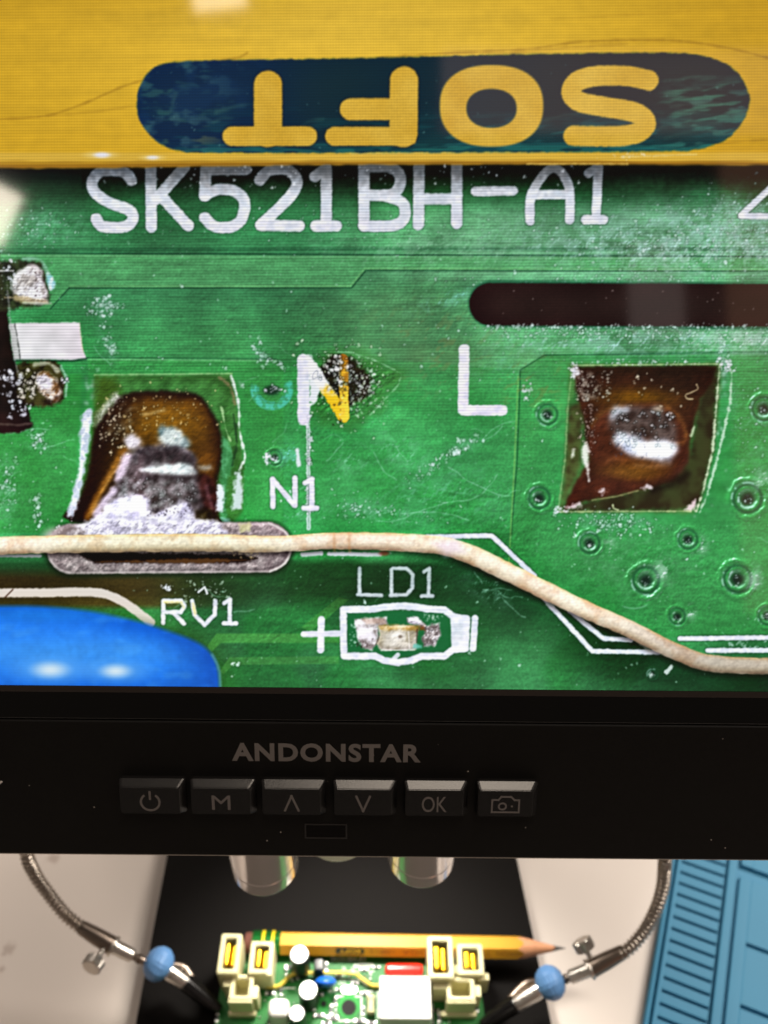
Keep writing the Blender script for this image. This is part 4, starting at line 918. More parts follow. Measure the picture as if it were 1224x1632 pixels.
    big = gblur(a[::4, ::4], 7.0).repeat(4, 0).repeat(4, 1)[:a.shape[0], :a.shape[1]]
    big = gblur(big, 3.0)
    a = np.clip(a + 0.20 * (a - big) * (0.35 + 0.65 * sstep(262, 275, Y))[..., None], 0, 255)
    lum = a.mean(-1, keepdims=True); a = np.clip(lum + (a - lum) * (1 + 0.04 * sstep(262, 300, Y))[..., None], 0, 255) * (1 + 0.05 * sstep(262, 300, Y))[..., None]
    a = np.clip(4 + a * (251 / 255.), 0, 255)
    ln = 0.5 + 0.5 * np.sin((Y + 0.006 * X) * 2 * math.pi / 4.6)
    amp = 0.14 * (1 - sstep(560, 760, Y)) + 0.02
    a *= (1 - amp * ln)[..., None]
    col = 0.5 + 0.5 * np.sin((X - 0.01 * Y) * 2 * math.pi / 4.6)
    a *= (1 - 0.05 * col * (1 - sstep(200, 330, Y)))[..., None]
    return np.clip(a, 0, 255)
# ================================================================ bench top
M_desk = mat('desk_laminate', srgb(206, 197, 189), 0.42, var=0.07, vscale=9, bump=0.05, bscale=900, rvar=0.1)
def desk_stains():
    nt = M_desk.node_tree; b = nt.nodes['Principled BSDF']
    tc = nt.nodes.new('ShaderNodeTexCoord'); src = b.inputs['Base Color'].links[0].from_socket
    nz = nt.nodes.new('ShaderNodeTexNoise'); nz.inputs['Scale'].default_value = 380; nt.links.new(tc.outputs['Object'], nz.inputs['Vector'])
    for (px, py, r) in ((14, 1512, 0.0022), (84, 1369, 0.0024), (3, 1545, 0.0008)):
        c = on_z(px, py, 0)
        d = nt.nodes.new('ShaderNodeVectorMath'); d.operation = 'DISTANCE'; d.inputs[1].default_value = c
        nt.links.new(tc.outputs['Object'], d.inputs[0])
        a = nt.nodes.new('ShaderNodeMath'); a.operation = 'MULTIPLY_ADD'; a.inputs[1].default_value = 0.006; nt.links.new(nz.outputs['Fac'], a.inputs[0]); nt.links.new(d.outputs['Value'], a.inputs[2])
        mr = nt.nodes.new('ShaderNodeMapRange'); mr.inputs[1].default_value = r + 0.0035; mr.inputs[2].default_value = r + 0.0015; mr.inputs[3].default_value = 0; mr.inputs[4].default_value = 0.4
        nt.links.new(a.outputs[0], mr.inputs[0])
        mx = nt.nodes.new('ShaderNodeMix'); mx.data_type = 'RGBA'; mx.inputs[7].default_value = srgb(112, 78, 58)
        nt.links.new(mr.outputs[0], mx.inputs[0]); nt.links.new(src, mx.inputs[6]); src = mx.outputs[2]
    nt.links.new(src, b.inputs['Base Color'])
desk_stains()
bm = bmesh.new(); xbox(bm, -0.6, 0.6, -0.25, 0.75, -0.03, 0.0, 0.002)
desk = build('desk', bm, M_desk); desk['kind'] = 'structure'

# ================================================================ microscope stand
M_base = mat('stand_black', srgb(13, 11, 10), 0.8, spec=0.12, var=0.15, vscale=40, bump=0.12, bscale=2500)
M_blackmetal = mat('black_metal', srgb(28, 27, 27), 0.4, spec=0.5)
M_chrome = mat('polished_chrome', srgb(238, 230, 226), 0.14, 0.6, rvar=0.05, vscale=300)
M_white_ring = mat('white_ring', srgb(215, 222, 200), 0.45)
BZ = 0.009
bl, br = on_z(266, 1365, BZ), on_z(824, 1370, BZ)
fl, fr = on_z(216, 1632, BZ), on_z(879, 1632, BZ)
def extend(p, q, y): t = (y - p.y) / (q.y - p.y); return p + (q - p) * t
stand = empty('microscope_stand', ((bl.x + br.x) / 2, 0.17, 0), label='black microscope stand with flat base plate and two chrome barrels under the monitor', cat='microscope')
sx, sy = stand.location.x, stand.location.y
cor = [extend(fl, bl, 0.015), extend(fr, br, 0.015), extend(fr, br, 0.235), extend(fl, bl, 0.235)]
def round_poly(pts, r, n=5):
    out = []; m = len(pts)
    for i in range(m):
        p = Vector(pts[i]); a = (Vector(pts[i - 1]) - p).normalized(); b = (Vector(pts[(i + 1) % m]) - p).normalized()
        for k in range(n + 1):
            t = k / n; out.append(tuple((p + a * r) * (1 - t) ** 2 + p * 2 * t * (1 - t) + (p + b * r) * t ** 2))
    return out
bm = bmesh.new(); prism(bm, round_poly([(c.x - sx, c.y - sy) for c in cor], 0.008), 0.0, BZ)
bmesh.ops.bevel(bm, geom=[e for e in bm.edges if abs(e.verts[0].co.z - BZ) < 1e-6 and abs(e.verts[1].co.z - BZ) < 1e-6], offset=0.0012, segments=2, affect='EDGES')
build('base_plate', bm, M_base, stand, True)
bm = bmesh.new(); rod(bm, (0, 0.02, BZ), (0, 0.02, 0.26), [(0, 0.016), (0.03, 0.016), (0.03, 0.0125), (1, 0.0125)], 32); build('column', bm, M_blackmetal, stand, True)
# head with barrels: everything above the barrels' rims lies behind the monitor
ZB = 0.100
RB = on_z(423, 1377, ZB); RB2 = on_z(671, 1365, ZB)
hz = 0.128
bm = bmesh.new(); xbox(bm, RB.x - 0.014 - sx, RB2.x + 0.014 - sx, RB.y - 0.004 - sy, RB.y + 0.022 - sy, hz, hz + 0.0065, 0.001, 3); build('head', bm, M_blackmetal, stand, True)
bm = bmesh.new(); xbox(bm, -0.009, 0.009, RB.y + 0.0222 - sy, 0.012, hz + 0.0002, hz + 0.0062, 0.001, 2); build('head_arm', bm, M_blackmetal, stand, True)
for c in (RB, RB2):
    r = 0.0083; b0 = Vector((c.x - sx, c.y - sy, ZB)); t0 = Vector((c.x - sx, c.y - sy, hz))
    bm = bmesh.new()
    rod(bm, t0, b0, [(0, r), (0.8, r), (0.805, r * 0.985), (0.82, r * 0.985), (0.825, r), (0.985, r), (0.995, r * 0.99), (1.0, r * 0.97)], 48)
    o = build('barrel', bm, M_chrome, stand, True, 25)
    bm = bmesh.new(); rod(bm, b0 + Vector((0, 0, 0.0004)), b0 - Vector((0, 0, 0.0006)), [(0, r * 0.8), (0.3, r * 0.9), (1, r * 0.72)], 40); build('rim', bm, M_white_ring, o, True)
RC = on_z(537, 1374, 0.105)
bm = bmesh.new(); c = Vector((RC.x - sx, RC.y - sy + 0.008, 0)); rod(bm, c + Vector((0, 0, hz)), c + Vector((0, 0, 0.106)), [(0, 0.0095), (0.9, 0.0095), (0.95, 0.009), (1, 0.0084)], 48)
build('lens_ring', bm, M_white_ring, stand, True)
# the stand's own work light shining down on the board
ld = bpy.data.lights.new('work_light', 'SPOT'); ld.energy = 1.55; ld.spot_size = rad(76); ld.spot_blend = 0.9; ld.shadow_soft_size = 0.012; ld.color = (1.0, 0.95, 0.86)
lo = bpy.data.objects.new('work_light', ld); COL.objects.link(lo); lo.location = (RC.x + 0.004, 0.163, 0.121)
lo.rotation_euler = (Vector((RC.x + 0.004, 0.092, 0.0)) - Vector(lo.location)).to_track_quat('-Z', 'Y').to_euler()

# ================================================================ monitor
TILT = rad(25)
d0 = ray(521, 1096.5); O_S = Vector((0, 0, CAMZ)) + d0 * 0.165
mon = empty('monitor', O_S, (math.pi / 2 - TILT, 0, 0), 'black desktop monitor showing a magnified green circuit board, six buttons below', 'monitor')
MR = Matrix.Rotation(math.pi / 2 - TILT, 3, 'X')
def to_mon(px, py, c=0.0):
    """place on the monitor's face (right, up) seen at that place of the photograph"""
    o = MR.transposed() @ (Vector((0, 0, CAMZ)) - O_S); d = MR.transposed() @ ray(px, py)
    t = (c - o.z) / d.z; p = o + d * t
    return p.x, p.y
def mon_px(x, y):
    """vectorised: where a point of the display plane shows in the photograph"""
    R = np.array(CAM_R.transposed()) @ np.array(MR); T = np.array(CAM_R.transposed()) @ np.array(O_S - Vector((0, 0, CAMZ)))
    qx = R[0, 0] * x + R[0, 1] * y + T[0]; qy = R[1, 0] * x + R[1, 1] * y + T[1]; qz = R[2, 0] * x + R[2, 1] * y + T[2]
    return PW / 2 + FPX * qx / -qz, PH / 2 - FPX * qy / -qz
_, yg = to_mon(521, 1151); _, yb = to_mon(521, 1366)
SWID, SHGT = 0.2205, 0.1378
M_bezel = mat('bezel_plastic', srgb(15, 14, 13), 0.6, spec=0.10, var=0.12, vscale=200, bump=0.10, bscale=4000)
def add_dust(m, scale, thr, col):
    nt = m.node_tree; b = nt.nodes['Principled BSDF']
    tc = nt.nodes.new('ShaderNodeTexCoord'); v = nt.nodes.new('ShaderNodeTexVoronoi'); v.inputs['Scale'].default_value = scale
    nt.links.new(tc.outputs['Object'], v.inputs['Vector'])
    mr = nt.nodes.new('ShaderNodeMapRange'); mr.inputs[1].default_value = thr; mr.inputs[2].default_value = thr * 0.5; nt.links.new(v.outputs['Distance'], mr.inputs[0])
    sep = nt.nodes.new('ShaderNodeSeparateColor'); nt.links.new(v.outputs['Color'], sep.inputs[0])
    gt = nt.nodes.new('ShaderNodeMath'); gt.operation = 'GREATER_THAN'; gt.inputs[1].default_value = 0.82; nt.links.new(sep.outputs[0], gt.inputs[0])
    mu = nt.nodes.new('ShaderNodeMath'); mu.operation = 'MULTIPLY'; nt.links.new(mr.outputs[0], mu.inputs[0]); nt.links.new(gt.outputs[0], mu.inputs[1])
    mx = nt.nodes.new('ShaderNodeMix'); mx.data_type = 'RGBA'; mx.inputs[7].default_value = col
    ln = b.inputs['Base Color'].links
    if ln: nt.links.new(ln[0].from_socket, mx.inputs[6])
    else: mx.inputs[6].default_value = b.inputs['Base Color'].default_value
    nt.links.new(mu.outputs[0], mx.inputs[0]); nt.links.new(mx.outputs[2], b.inputs['Base Color'])
add_dust(M_bezel, 330, 0.05, srgb(190, 180, 170))
bm = bmesh.new(); xbox(bm, -(SWID / 2 + 0.017), SWID / 2 + 0.017, yb - 0.00035, yb + 0.0001, -0.0036, -0.0005, 0.00015, 2)
build('edge_highlight_strip', bm, mat('edge_highlight_grey', srgb(150, 142, 134), 0.3, 0.6), mon, True)  # pale strip added to imitate light caught along the bezel's lower edge
M_glass = mat('black_panel_glass', srgb(3, 3, 3), 0.06, spec=0.5)
HW = SWID / 2 + 0.009
GT = SHGT + 0.008                                   # top edge of the glass
bm = bmesh.new(); xbox(bm, -HW - 0.008, HW + 0.008, yb + 0.0002, GT + 0.010, -0.017, -0.0012, 0.0025, 3); build('housing', bm, M_bezel, mon, True)
bm = bmesh.new(); xbox(bm, -HW - 0.0082, HW + 0.0082, yb, yg - 0.00012, -0.0040, 0.0, 0.0005, 3); build('front_bezel', bm, M_bezel, mon, True)
bm = bmesh.new(); xbox(bm, -HW - 0.0082, HW + 0.0082, GT + 0.0003, GT + 0.0102, -0.0040, 0.0, 0.0005, 3); build('front_bezel', bm, M_bezel, mon, True)
for s in (-1, 1):
    x0, x1 = sorted((s * (HW + 0.0003), s * (HW + 0.0082)))
    bm = bmesh.new(); xbox(bm, x0, x1, yg + 0.0001, GT + 0.0001, -0.0040, 0.0, 0.0004, 2); build('front_bezel', bm, M_bezel, mon, True)
bm = bmesh.new(); xbox(bm, -HW, HW, yg + 0.00018, GT, -0.0030, -0.0002, 0.00018, 2); build('front_glass', bm, M_glass, mon, True)
M_edge = mat('panel_edge', srgb(46, 40, 37), 0.1)
bm = bmesh.new(); xbox(bm, -SWID / 2, SWID / 2, -0.00135, -0.00008, -0.00025, -0.00012); build('panel_edge', bm, M_edge, mon)

# ---- the lit display: a fine grid of picture points, coloured by the painter above
def build_display():
    pic = paint_picture()
    lin = np.where(pic <= 10.3, pic / 255 / 12.92, ((pic / 255 + 0.055) / 1.055) ** 2.4).astype(np.float32)
    xl = min(to_mon(-14, 1095)[0], to_mon(-14, 0)[0]); xr = max(to_mon(1240, 1095)[0], to_mon(1240, 0)[0]); yt = to_mon(612, -14)[1]
    fx = np.arange(xl, xr, 0.000128); fy = np.arange(0, yt, 0.000128)
    gx = np.concatenate([np.linspace(-SWID / 2, xl, 10)[:-1], fx, np.linspace(fx[-1], SWID / 2, 12)[1:]])
    gy = np.concatenate([fy, np.linspace(fy[-1], SHGT, 8)[1:]])
    nx, ny = len(gx), len(gy)
    GX, GY = np.meshgrid(gx, gy)
    U, V = mon_px(GX, GY)
    u = np.clip(U - CX0 - 0.5, 0, CW - 1.001); v = np.clip(V - CY0 - 0.5, 0, CH - 1.001)
    iu = u.astype(int); iv = v.astype(int); fu = (u - iu)[..., None]; fv = (v - iv)[..., None]
    C = (lin[iv, iu] * (1 - fu) + lin[iv, iu + 1] * fu) * (1 - fv) + (lin[iv + 1, iu] * (1 - fu) + lin[iv + 1, iu + 1] * fu) * fv
    co = np.stack([GX, GY, np.zeros_like(GX)], -1).reshape(-1, 3).astype(np.float32)
    idx = np.arange(nx * ny).reshape(ny, nx)
    q = np.stack([idx[:-1, :-1], idx[:-1, 1:], idx[1:, 1:], idx[1:, :-1]], -1).reshape(-1, 4).astype(np.int32)
    me = bpy.data.meshes.new('display')
    me.vertices.add(len(co)); me.vertices.foreach_set('co', co.ravel())
    me.loops.add(q.size); me.loops.foreach_set('vertex_index', q.ravel())
    me.polygons.add(len(q)); me.polygons.foreach_set('loop_start', np.arange(0, q.size, 4, dtype=np.int32))
    me.update(calc_edges=True)
    at = me.color_attributes.new('picture', 'FLOAT_COLOR', 'POINT')
    at.data.foreach_set('color', np.concatenate([C.reshape(-1, 3), np.ones((len(co), 1))], 1).astype(np.float32).ravel())
    m = bpy.data.materials.new('lit_display'); m.use_nodes = True; nt = m.node_tree; b = nt.nodes['Principled BSDF']
    b.inputs['Base Color'].default_value = (0.004, 0.004, 0.004, 1); b.inputs['Roughness'].default_value = 0.05
    a = nt.nodes.new('ShaderNodeAttribute'); a.attribute_name = 'picture'
    nt.links.new(a.outputs['Color'], b.inputs['Emission Color']); b.inputs['Emission Strength'].default_value = 1.0
    me.materials.append(m)
    o = bpy.data.objects.new('display', me); COL.objects.link(o); o.parent = mon; o.location = (0, 0, -0.0001)
    o['label'] = 'lit screen with the magnified board and upside down word on a yellow pencil'
build_display()

# ---- lettering and buttons on the lower bezel
M_print = mat('grey_print', srgb(98, 92, 89), 0.6)
M_icon = mat('dark_grey_print', srgb(92, 86, 84), 0.6)
M_button = mat('button_plastic', srgb(17, 16, 16), 0.24, spec=0.6, var=0.1, vscale=500, bump=0.05, bscale=3000)
x0, y0 = to_mon(370, 1213); x1, y1 = to_mon(671, 1186.5)
lettering('lettering', 'ANDONSTAR', M_print, mon, x0, x1, to_mon(521, 1214)[1], to_mon(521, 1185)[1], Matrix.Translation((0, 0, 0.00001)), 0.034, 0.00003, 1.12)
def bar(bm, p, q, w, z0=0.0, z1=0.00004):
    p = Vector(p); q = Vector(q); d = (q - p).normalized(); n = Vector((-d.y, d.x)) * w / 2; e = d * w / 2
    prism(bm, [tuple(p - e - n), tuple(q + e - n), tuple(q + e + n), tuple(p - e + n)], z0, z1)
def arcbar(bm, c, r, a0, a1, w, n=24, z1=0.00004):
    ps = [(c[0] + r * math.cos(rad(a0 + (a1 - a0) * k / n)), c[1] + r * math.sin(rad(a0 + (a1 - a0) * k / n))) for k in range(n + 1)]
    for i in range(n):
        a_, b_ = rad(a0 + (a1 - a0) * i / n), rad(a0 + (a1 - a0) * (i + 1) / n)
        prism(bm, [(c[0] + rr * math.cos(t), c[1] + rr * math.sin(t)) for rr, t in ((r - w / 2, a_), (r - w / 2, b_), (r + w / 2, b_), (r + w / 2, a_))], 0, z1)
BXS = [(193, 286), (306, 399), (419, 511), (533, 625), (646, 739), (761, 851)]
BH = 0.0021
labels = ['power button', 'menu button', 'up arrow button', 'down arrow button', 'ok button', 'camera button']
for i, (pa, pb) in enumerate(BXS):
    yc0 = 1296.5 + (pa - 193) / 658 * 5.5
    xa, ya = to_mon(pa, yc0, BH); xb, yb2 = to_mon(pb, yc0 - 41, BH)
    e = 0.0009                                     # chamfer that frames the cap
    bm = bmesh.new()
    lo = [(xa - e * .4, ya - e * .5), (xb + e, ya - e * .5), (xb + e, yb2 + e * 1.35), (xa - e * .4, yb2 + e * 1.35)]; hi = [(xa, ya), (xb, ya), (xb, yb2), (xa, yb2)]
    def rp(pts): return round_poly([(x, y, 0) for x, y in pts], 0.0006, 3)
    vb = [bm.verts.new((p[0], p[1], -0.0005)) for p in rp(lo)]; vm = [bm.verts.new((p[0], p[1], BH * 0.42)) for p in rp(lo)]; vt = [bm.verts.new((p[0], p[1], BH)) for p in rp(hi)]
    n = len(vb)
    for A_, B_ in ((vb, vm), (vm, vt)):
        for k in range(n): bm.faces.new((A_[k], A_[(k + 1) % n], B_[(k + 1) % n], B_[k]))
    bm.faces.new(vt); bm.faces.new(vb[::-1])
    bmesh.ops.bevel(bm, geom=[ed for ed in bm.edges if all(abs(v.co.z - BH) < 1e-7 for v in ed.verts)], offset=0.00012, segments=2, affect='EDGES')
    btn = build('button', bm, M_button, mon); btn['label'] = labels[i]
    cx, cy = (xa + xb) / 2, (ya + yb2) / 2 - 0.0003
    if i == 1 or i == 4:
        w, h = (0.0036, 0.0031) if i == 1 else (0.0048, 0.0034)
        lettering('icon', 'M' if i == 1 else 'OK', M_icon, btn, cx - w / 2, cx + w / 2, cy - h / 2, cy + h / 2, Matrix.Translation((0, 0, BH + 0.00001)), 0.0)
    else:
        bm = bmesh.new(); w = 0.00042
        if i == 0:
            arcbar(bm, (cx, cy), 0.0018, 125, 415, w); bar(bm, (cx, cy + 0.0007), (cx, cy + 0.0022), w)
        elif i in (2, 3):
            s = 1 if i == 2 else -1
            bar(bm, (cx - 0.0013, cy - s * 0.0016), (cx, cy + s * 0.0016), w); bar(bm, (cx, cy + s * 0.0016), (cx + 0.0013, cy - s * 0.0016), w, 0, 0.00005)
        else:
            pts = [(-.0026, -.0016), (.0026, -.0016), (.0026, .0011), (.0017, .0011), (.0010, .0018), (-.0009, .0018), (-.0014, .0011), (-.0026, .0011)]
            for k in range(len(pts)):
                p, q = pts[k], pts[(k + 1) % len(pts)]
                bar(bm, (cx + p[0], cy + p[1]), (cx + q[0], cy + q[1]), w * 0.8, 0, 0.00004 + 0.000004 * (k % 2))
            arcbar(bm, (cx - 0.0006, cy - 0.0003), 0.0007, 0, 360, w * 0.8); bar(bm, (cx + 0.0012, cy - 0.0003), (cx + 0.00125, cy - 0.0003), w * 0.8)
        ic = build('icon', bm, M_icon, btn); ic.location.z = BH + 0.00001
# remote-control sensor window
M_ir = mat('sensor_window', srgb(2, 1, 1), 0.5, spec=0.1)
xa, ya = to_mon(487, 1335); xb, yb2 = to_mon(552, 1314)
bm = bmesh.new(); xbox(bm, xa, xb, ya, yb2, -0.0004, 0.00004); build('sensor_window', bm, M_ir, mon)
bm = bmesh.new(); w_ = 0.0003
for (p_, q_, dz_) in (((xa, ya), (xb, ya), 0), ((xb, ya), (xb, yb2), 0.000006), ((xb, yb2), (xa, yb2), 0), ((xa, yb2), (xa, ya), 0.000006)): bar(bm, p_, q_, w_, -0.0002, 0.00007 + dz_)
build('window_frame', bm, mat('window_frame_plastic', srgb(24, 21, 20), 0.4), mon)
# worn white mark at the left
xa, ya = to_mon(-6, 1252); xb, yb2 = to_mon(2, 1246)
bm = bmesh.new(); bar(bm, (xa, ya), (xb, yb2), 0.0004); o = build('worn_print', bm, mat('white_print', srgb(190, 185, 180), 0.6), mon); o.location.z = 0.00001
# bracket that carries the monitor on the stand's column
bm = bmesh.new(); xbox(bm, -0.02, 0.02, 0.02, 0.06, -0.028, -0.0165, 0.002); build('bracket', bm, M_blackmetal, mon, True)
bm = bmesh.new(); rod(bm, (sx, sy + 0.02, 0.235), (sx, O_S.y + 0.045, 0.235), [(0, 0.006), (1, 0.006)], 20)
for v in bm.verts: v.co -= Vector((sx, sy, 0))
build('monitor_arm', bm, M_blackmetal, stand, True)

# ================================================================ silicone mat
M_mat = mat('blue_silicone', srgb(40, 124, 162), 0.6, var=0.10, vscale=35, bump=0.10, bscale=1500)
A = on_z(1068, 1376, 0.004); B = on_z(1025, 1631, 0.004)
ey = (A - B).normalized(); ex = Vector((ey.y, -ey.x, 0)); Lm = (A - B).length
matr = empty('silicone_mat', (B.x, B.y, 0), (0, 0, math.atan2(ex.y, ex.x)), 'blue silicone repair mat with rows of ribbed pockets at the right edge', 'work mat')
def ml(px, py, z=0.0045):
    p = on_z(px, py, z) - Vector((B.x, B.y, 0)); return p.dot(ex), p.dot(ey)
y_lo, y_hi = -0.055, Lm + 0.09; MT, MB_ = 0.0046, 0.0022
W_tot = 0.11
xp0 = (ml(1090, 1380)[0] + ml(1044, 1620)[0]) / 2; xp1 = (ml(1159, 1414)[0] + ml(1132, 1622)[0]) / 2
xg = (ml(1178, 1379)[0] + ml(1153, 1631)[0]) / 2; xr_ = (ml(1078, 1379)[0] + ml(1035, 1631)[0]) / 2
bm = bmesh.new(); xbox(bm, 0, W_tot, y_lo, y_hi, 0, MB_, 0.0006); build('backing_sheet', bm, M_mat, matr, True)
bm = bmesh.new(); xbox(bm, 0.0001, xr_ - 0.0004, y_lo + 0.0002, y_hi - 0.0002, MB_ - 0.0004, MT, 0.0006, 3); build('rim', bm, M_mat, matr, True)
bm = bmesh.new(); xbox(bm, xr_ + 0.0004, xp0, y_lo + 0.003, y_hi - 0.003, MB_ - 0.0004, MT - 0.0002, 0.0004, 2); build('side_strip', bm, M_mat, matr, True)
bm = bmesh.new(); xbox(bm, xp1, xg - 0.0006, y_lo + 0.003, y_hi - 0.003, MB_ - 0.0004, MT - 0.0002, 0.0004, 2); build('side_strip', bm, M_mat, matr, True)
# ribs between the pockets
p_a = ml(1083, 1416)[1]; p_b = ml(1049, 1617 - 8)[1]
n_p = 10; pitch = (p_a - p_b) / n_p
bm = bmesh.new(); xbox(bm, xp0 - 0.0003, xp1 - 0.0009, -pitch * 0.40, pitch * 0.40, -(MT - MB_), -0.0003, 0.0004, 2); rib0 = build('rib', bm, M_mat, matr, True)
k0 = int(math.floor((y_lo + 0.006 - p_a) / pitch)) + 1; k1 = int(math.floor((y_hi - 0.006 - p_a) / pitch))
for i, k in enumerate(range(k0, k1 + 1)):
    o = rib0 if i == 0 else rib0.copy()
    if i: COL.objects.link(o); o.parent = matr
    o.location = ((0, p_a + k * pitch, MT))
# flat working field, split by narrow pockets
def field(xa, xb, ya, yb, z=MT - 0.0006):
    bm = bmesh.new(); xbox(bm, xa, xb, ya, yb, MB_ - 0.0004, z, 0.0004, 2); build('field', bm, M_mat, matr, True)
xs_ = ml(1190, 1504)[0]
yA = ml(1190, 1504)[1]; yB = ml(1180, 1602)[1]; yC = ml(1193, 1390)[1]
edges = [y_lo + 0.003, yB - 0.0006, yB + 0.0006, yA - 0.0006, yA + 0.0006, yC - 0.0022, yC + 0.0022, y_hi - 0.003]
field(xg + 0.0006, xs_, edges[0], edges[5] , MT - 0.0006)
field(xg + 0.0006, xs_, edges[6] + 0.0001, edges[7], MT - 0.0006)
for i in (0, 2, 4, 6): field(xs_ - 0.0002, W_tot - 0.002, edges[i], edges[i + 1], MT - 0.00065)

# ================================================================ circuit board
PZ = 0.0150                                       # top of the board
M_pcb = mat('green_solder_mask', srgb(24, 104, 40), 0.5, spec=0.3, var=0.35, vscale=260)
M_nylon = mat('cream_nylon', srgb(206, 200, 156), 0.45, var=0.05, vscale=300)
M_nylon_in = mat('cream_nylon_inside', srgb(200, 186, 120), 0.6)
M_brass = mat('brass_contact', srgb(226, 176, 40), 0.28, 1.0)
M_silk = mat('white_legend', srgb(226, 232, 226), 0.6)
M_solder = mat('solder', srgb(200, 200, 196), 0.3, 1.0)
M_alu = mat('aluminium_can', srgb(206, 206, 204), 0.42, 0.8, rvar=0.1, vscale=900)
M_sleeve = mat('black_sleeve', srgb(26, 25, 26), 0.35)
M_white = mat('white_plastic', srgb(222, 222, 216), 0.4, var=0.04, vscale=300)
M_red = mat('red_film', srgb(196, 34, 22), 0.22)
M_blue = mat('blue_epoxy', srgb(26, 96, 200), 0.25)
M_wire = mat('yellow_wire', srgb(210, 186, 70), 0.4)
M_hole = mat('dark_hole', srgb(8, 8, 8), 0.8)
M_trace = mat('bright_mask_trace', srgb(44, 140, 60), 0.6, spec=0.2)
pc0 = on_z(341, 1622, PZ); pc1 = on_z(779, 1632, PZ); pback = on_z(560, 1507, PZ).y
pcb_x0, pcb_x1 = pc0.x, pc1.x; pcb_y0 = pc0.y - 0.022; pcb_y1 = pback
pcb = empty('circuit_board', ((pcb_x0 + pcb_x1) / 2, (pcb_y0 + pcb_y1) / 2, BZ), label='small green circuit board with cream connectors on the black base plate', cat='circuit board')
PO = Vector(pcb.location)
def at(px, py, z):                                 # board-local point seen at that place, z above the board's top
    return on_z(px, py, PZ + z) - PO
bz = PZ - BZ
bm = bmesh.new(); prism(bm, round_poly([(pcb_x0 - PO.x, pcb_y0 - PO.y, 0), (pcb_x1 - PO.x, pcb_y0 - PO.y, 0), (pcb_x1 - PO.x - 0.0022, pcb_y1 - PO.y, 0), (pcb_x0 - PO.x + 0.001, pcb_y1 - PO.y, 0)], 0.0015, 4) and [(p[0], p[1]) for p in round_poly([(pcb_x0 - PO.x, pcb_y0 - PO.y, 0), (pcb_x1 - PO.x, pcb_y0 - PO.y, 0), (pcb_x1 - PO.x - 0.0022, pcb_y1 - PO.y, 0), (pcb_x0 - PO.x + 0.001, pcb_y1 - PO.y, 0)], 0.0015, 4)], bz - 0.0016, bz)
build('board', bm, M_pcb, pcb)
for s in (-1, 1):
    for t in (-1, 1):
        bm = bmesh.new(); c = Vector((s * ((pcb_x1 - pcb_x0) / 2 - 0.006), t * ((pcb_y1 - pcb_y0) / 2 - 0.006), 0)); rod(bm, c, c + Vector((0, 0, bz - 0.0016)), [(0, 0.003), (1, 0.003)], 12); build('foot', bm, M_sleeve, pcb, True)

def shell(bm, x0, x1, y0, y1, z0, z1, t, floor):
    """open-topped box with walls of thickness t"""
    o = [(x0, y0), (x1, y0), (x1, y1), (x0, y1)]; i = [(x0 + t, y0 + t), (x1 - t, y0 + t), (x1 - t, y1 - t), (x0 + t, y1 - t)]
    V = lambda pts, z: [bm.verts.new((x, y, z)) for x, y in pts]
    a, b, c, d = V(o, z0), V(o, z1), V(i, z1), V(i, floor)
    for P_, Q_ in ((a, b), (b, c), (c, d)):
        for k in range(4): bm.faces.new((P_[k], P_[(k + 1) % 4], Q_[(k + 1) % 4], Q_[k]))
    bm.faces.new(d); bm.faces.new(a[::-1])
    return bm
def connector(px0, px1, py0, py1, h, t, contacts=0, tabs=()):
    """cream wafer housing; px/py = outline of its open top in the photograph, h its height"""
    a = at(px0, py1, h); b = at(px1, py0, h)
    x0, x1, y0, y1 = a.x, b.x, a.y, b.y
    bm = bmesh.new(); shell(bm, x0, x1, y0, y1, bz, bz + h, t, bz + h * 0.25)
    bmesh.ops.bevel(bm, geom=[e for e in bm.edges], offset=0.0003, segments=2, affect='EDGES')
    for (u0, u1, v0, v1, w0, w1) in tabs:
        xbox(bm, x0 + (x1 - x0) * u0, x0 + (x1 - x0) * u1, y0 + (y1 - y0) * v0, y0 + (y1 - y0) * v1, bz + h * w0, bz + h * w1, 0.0004, 2)
    o = build('connector', bm, M_nylon, pcb, True, 30)
    for k in range(contacts):
        cx = x0 + (x1 - x0) * (0.36 + 0.28 * k if contacts == 2 else 0.5); yc = (y0 + y1) / 2; w = (x1 - x0) * 0.10
        bm = bmesh.new(); xbox(bm, cx - w, cx + w, yc - (y1 - y0) * 0.26, yc + (y1 - y0) * 0.30, bz + h * 0.2, bz + h * (0.93 - 0.1 * k), 0.0005, 3); build('contact', bm, M_brass, o, True)
    return o
H1, H2 = 0.0135, 0.0105
connector(345, 386, 1488, 1551, H1, 0.0013, 2)
connector(395, 437, 1500, 1551, H1 * 0.9, 0.0013, 2, ((0.78, 1.02, -0.06, 0.14, 0.3, 0.985),))
connector(364, 405, 1553, 1593, H2, 0.0012, 0, ((-0.35, 0.02, 0.55, 1.0, 0.0, 0.93), (0.98, 1.24, 0.1, 0.62, 0.0, 0.9), (-0.03, 1.03, -0.10, 0.04, 0.0, 0.95), (-0.12, 1.12, -0.2, 0.02, 0.0, 0.22)))
connector(683, 720, 1492, 1558, H1, 0.0013, 2)
connector(731, 768, 1504, 1553, H1 * 0.9, 0.0013, 2, ((0.8, 1.22, -0.08, 0.16, 0.0, 0.8), (-0.24, 0.05, 0.1, 0.4, 0.0, 0.85)))
connector(713, 755, 1557, 1594, H2, 0.0012, 0, ((-0.5, 0.02, 0.5, 1.05, 0.0, 0.94), (0.98, 1.25, 0.25, 0.75, 0.0, 0.85), (-0.03, 1.03, -0.10, 0.04, 0.0, 0.95), (-0.2, 1.12, -0.22, 0.02, 0.0, 0.22)))
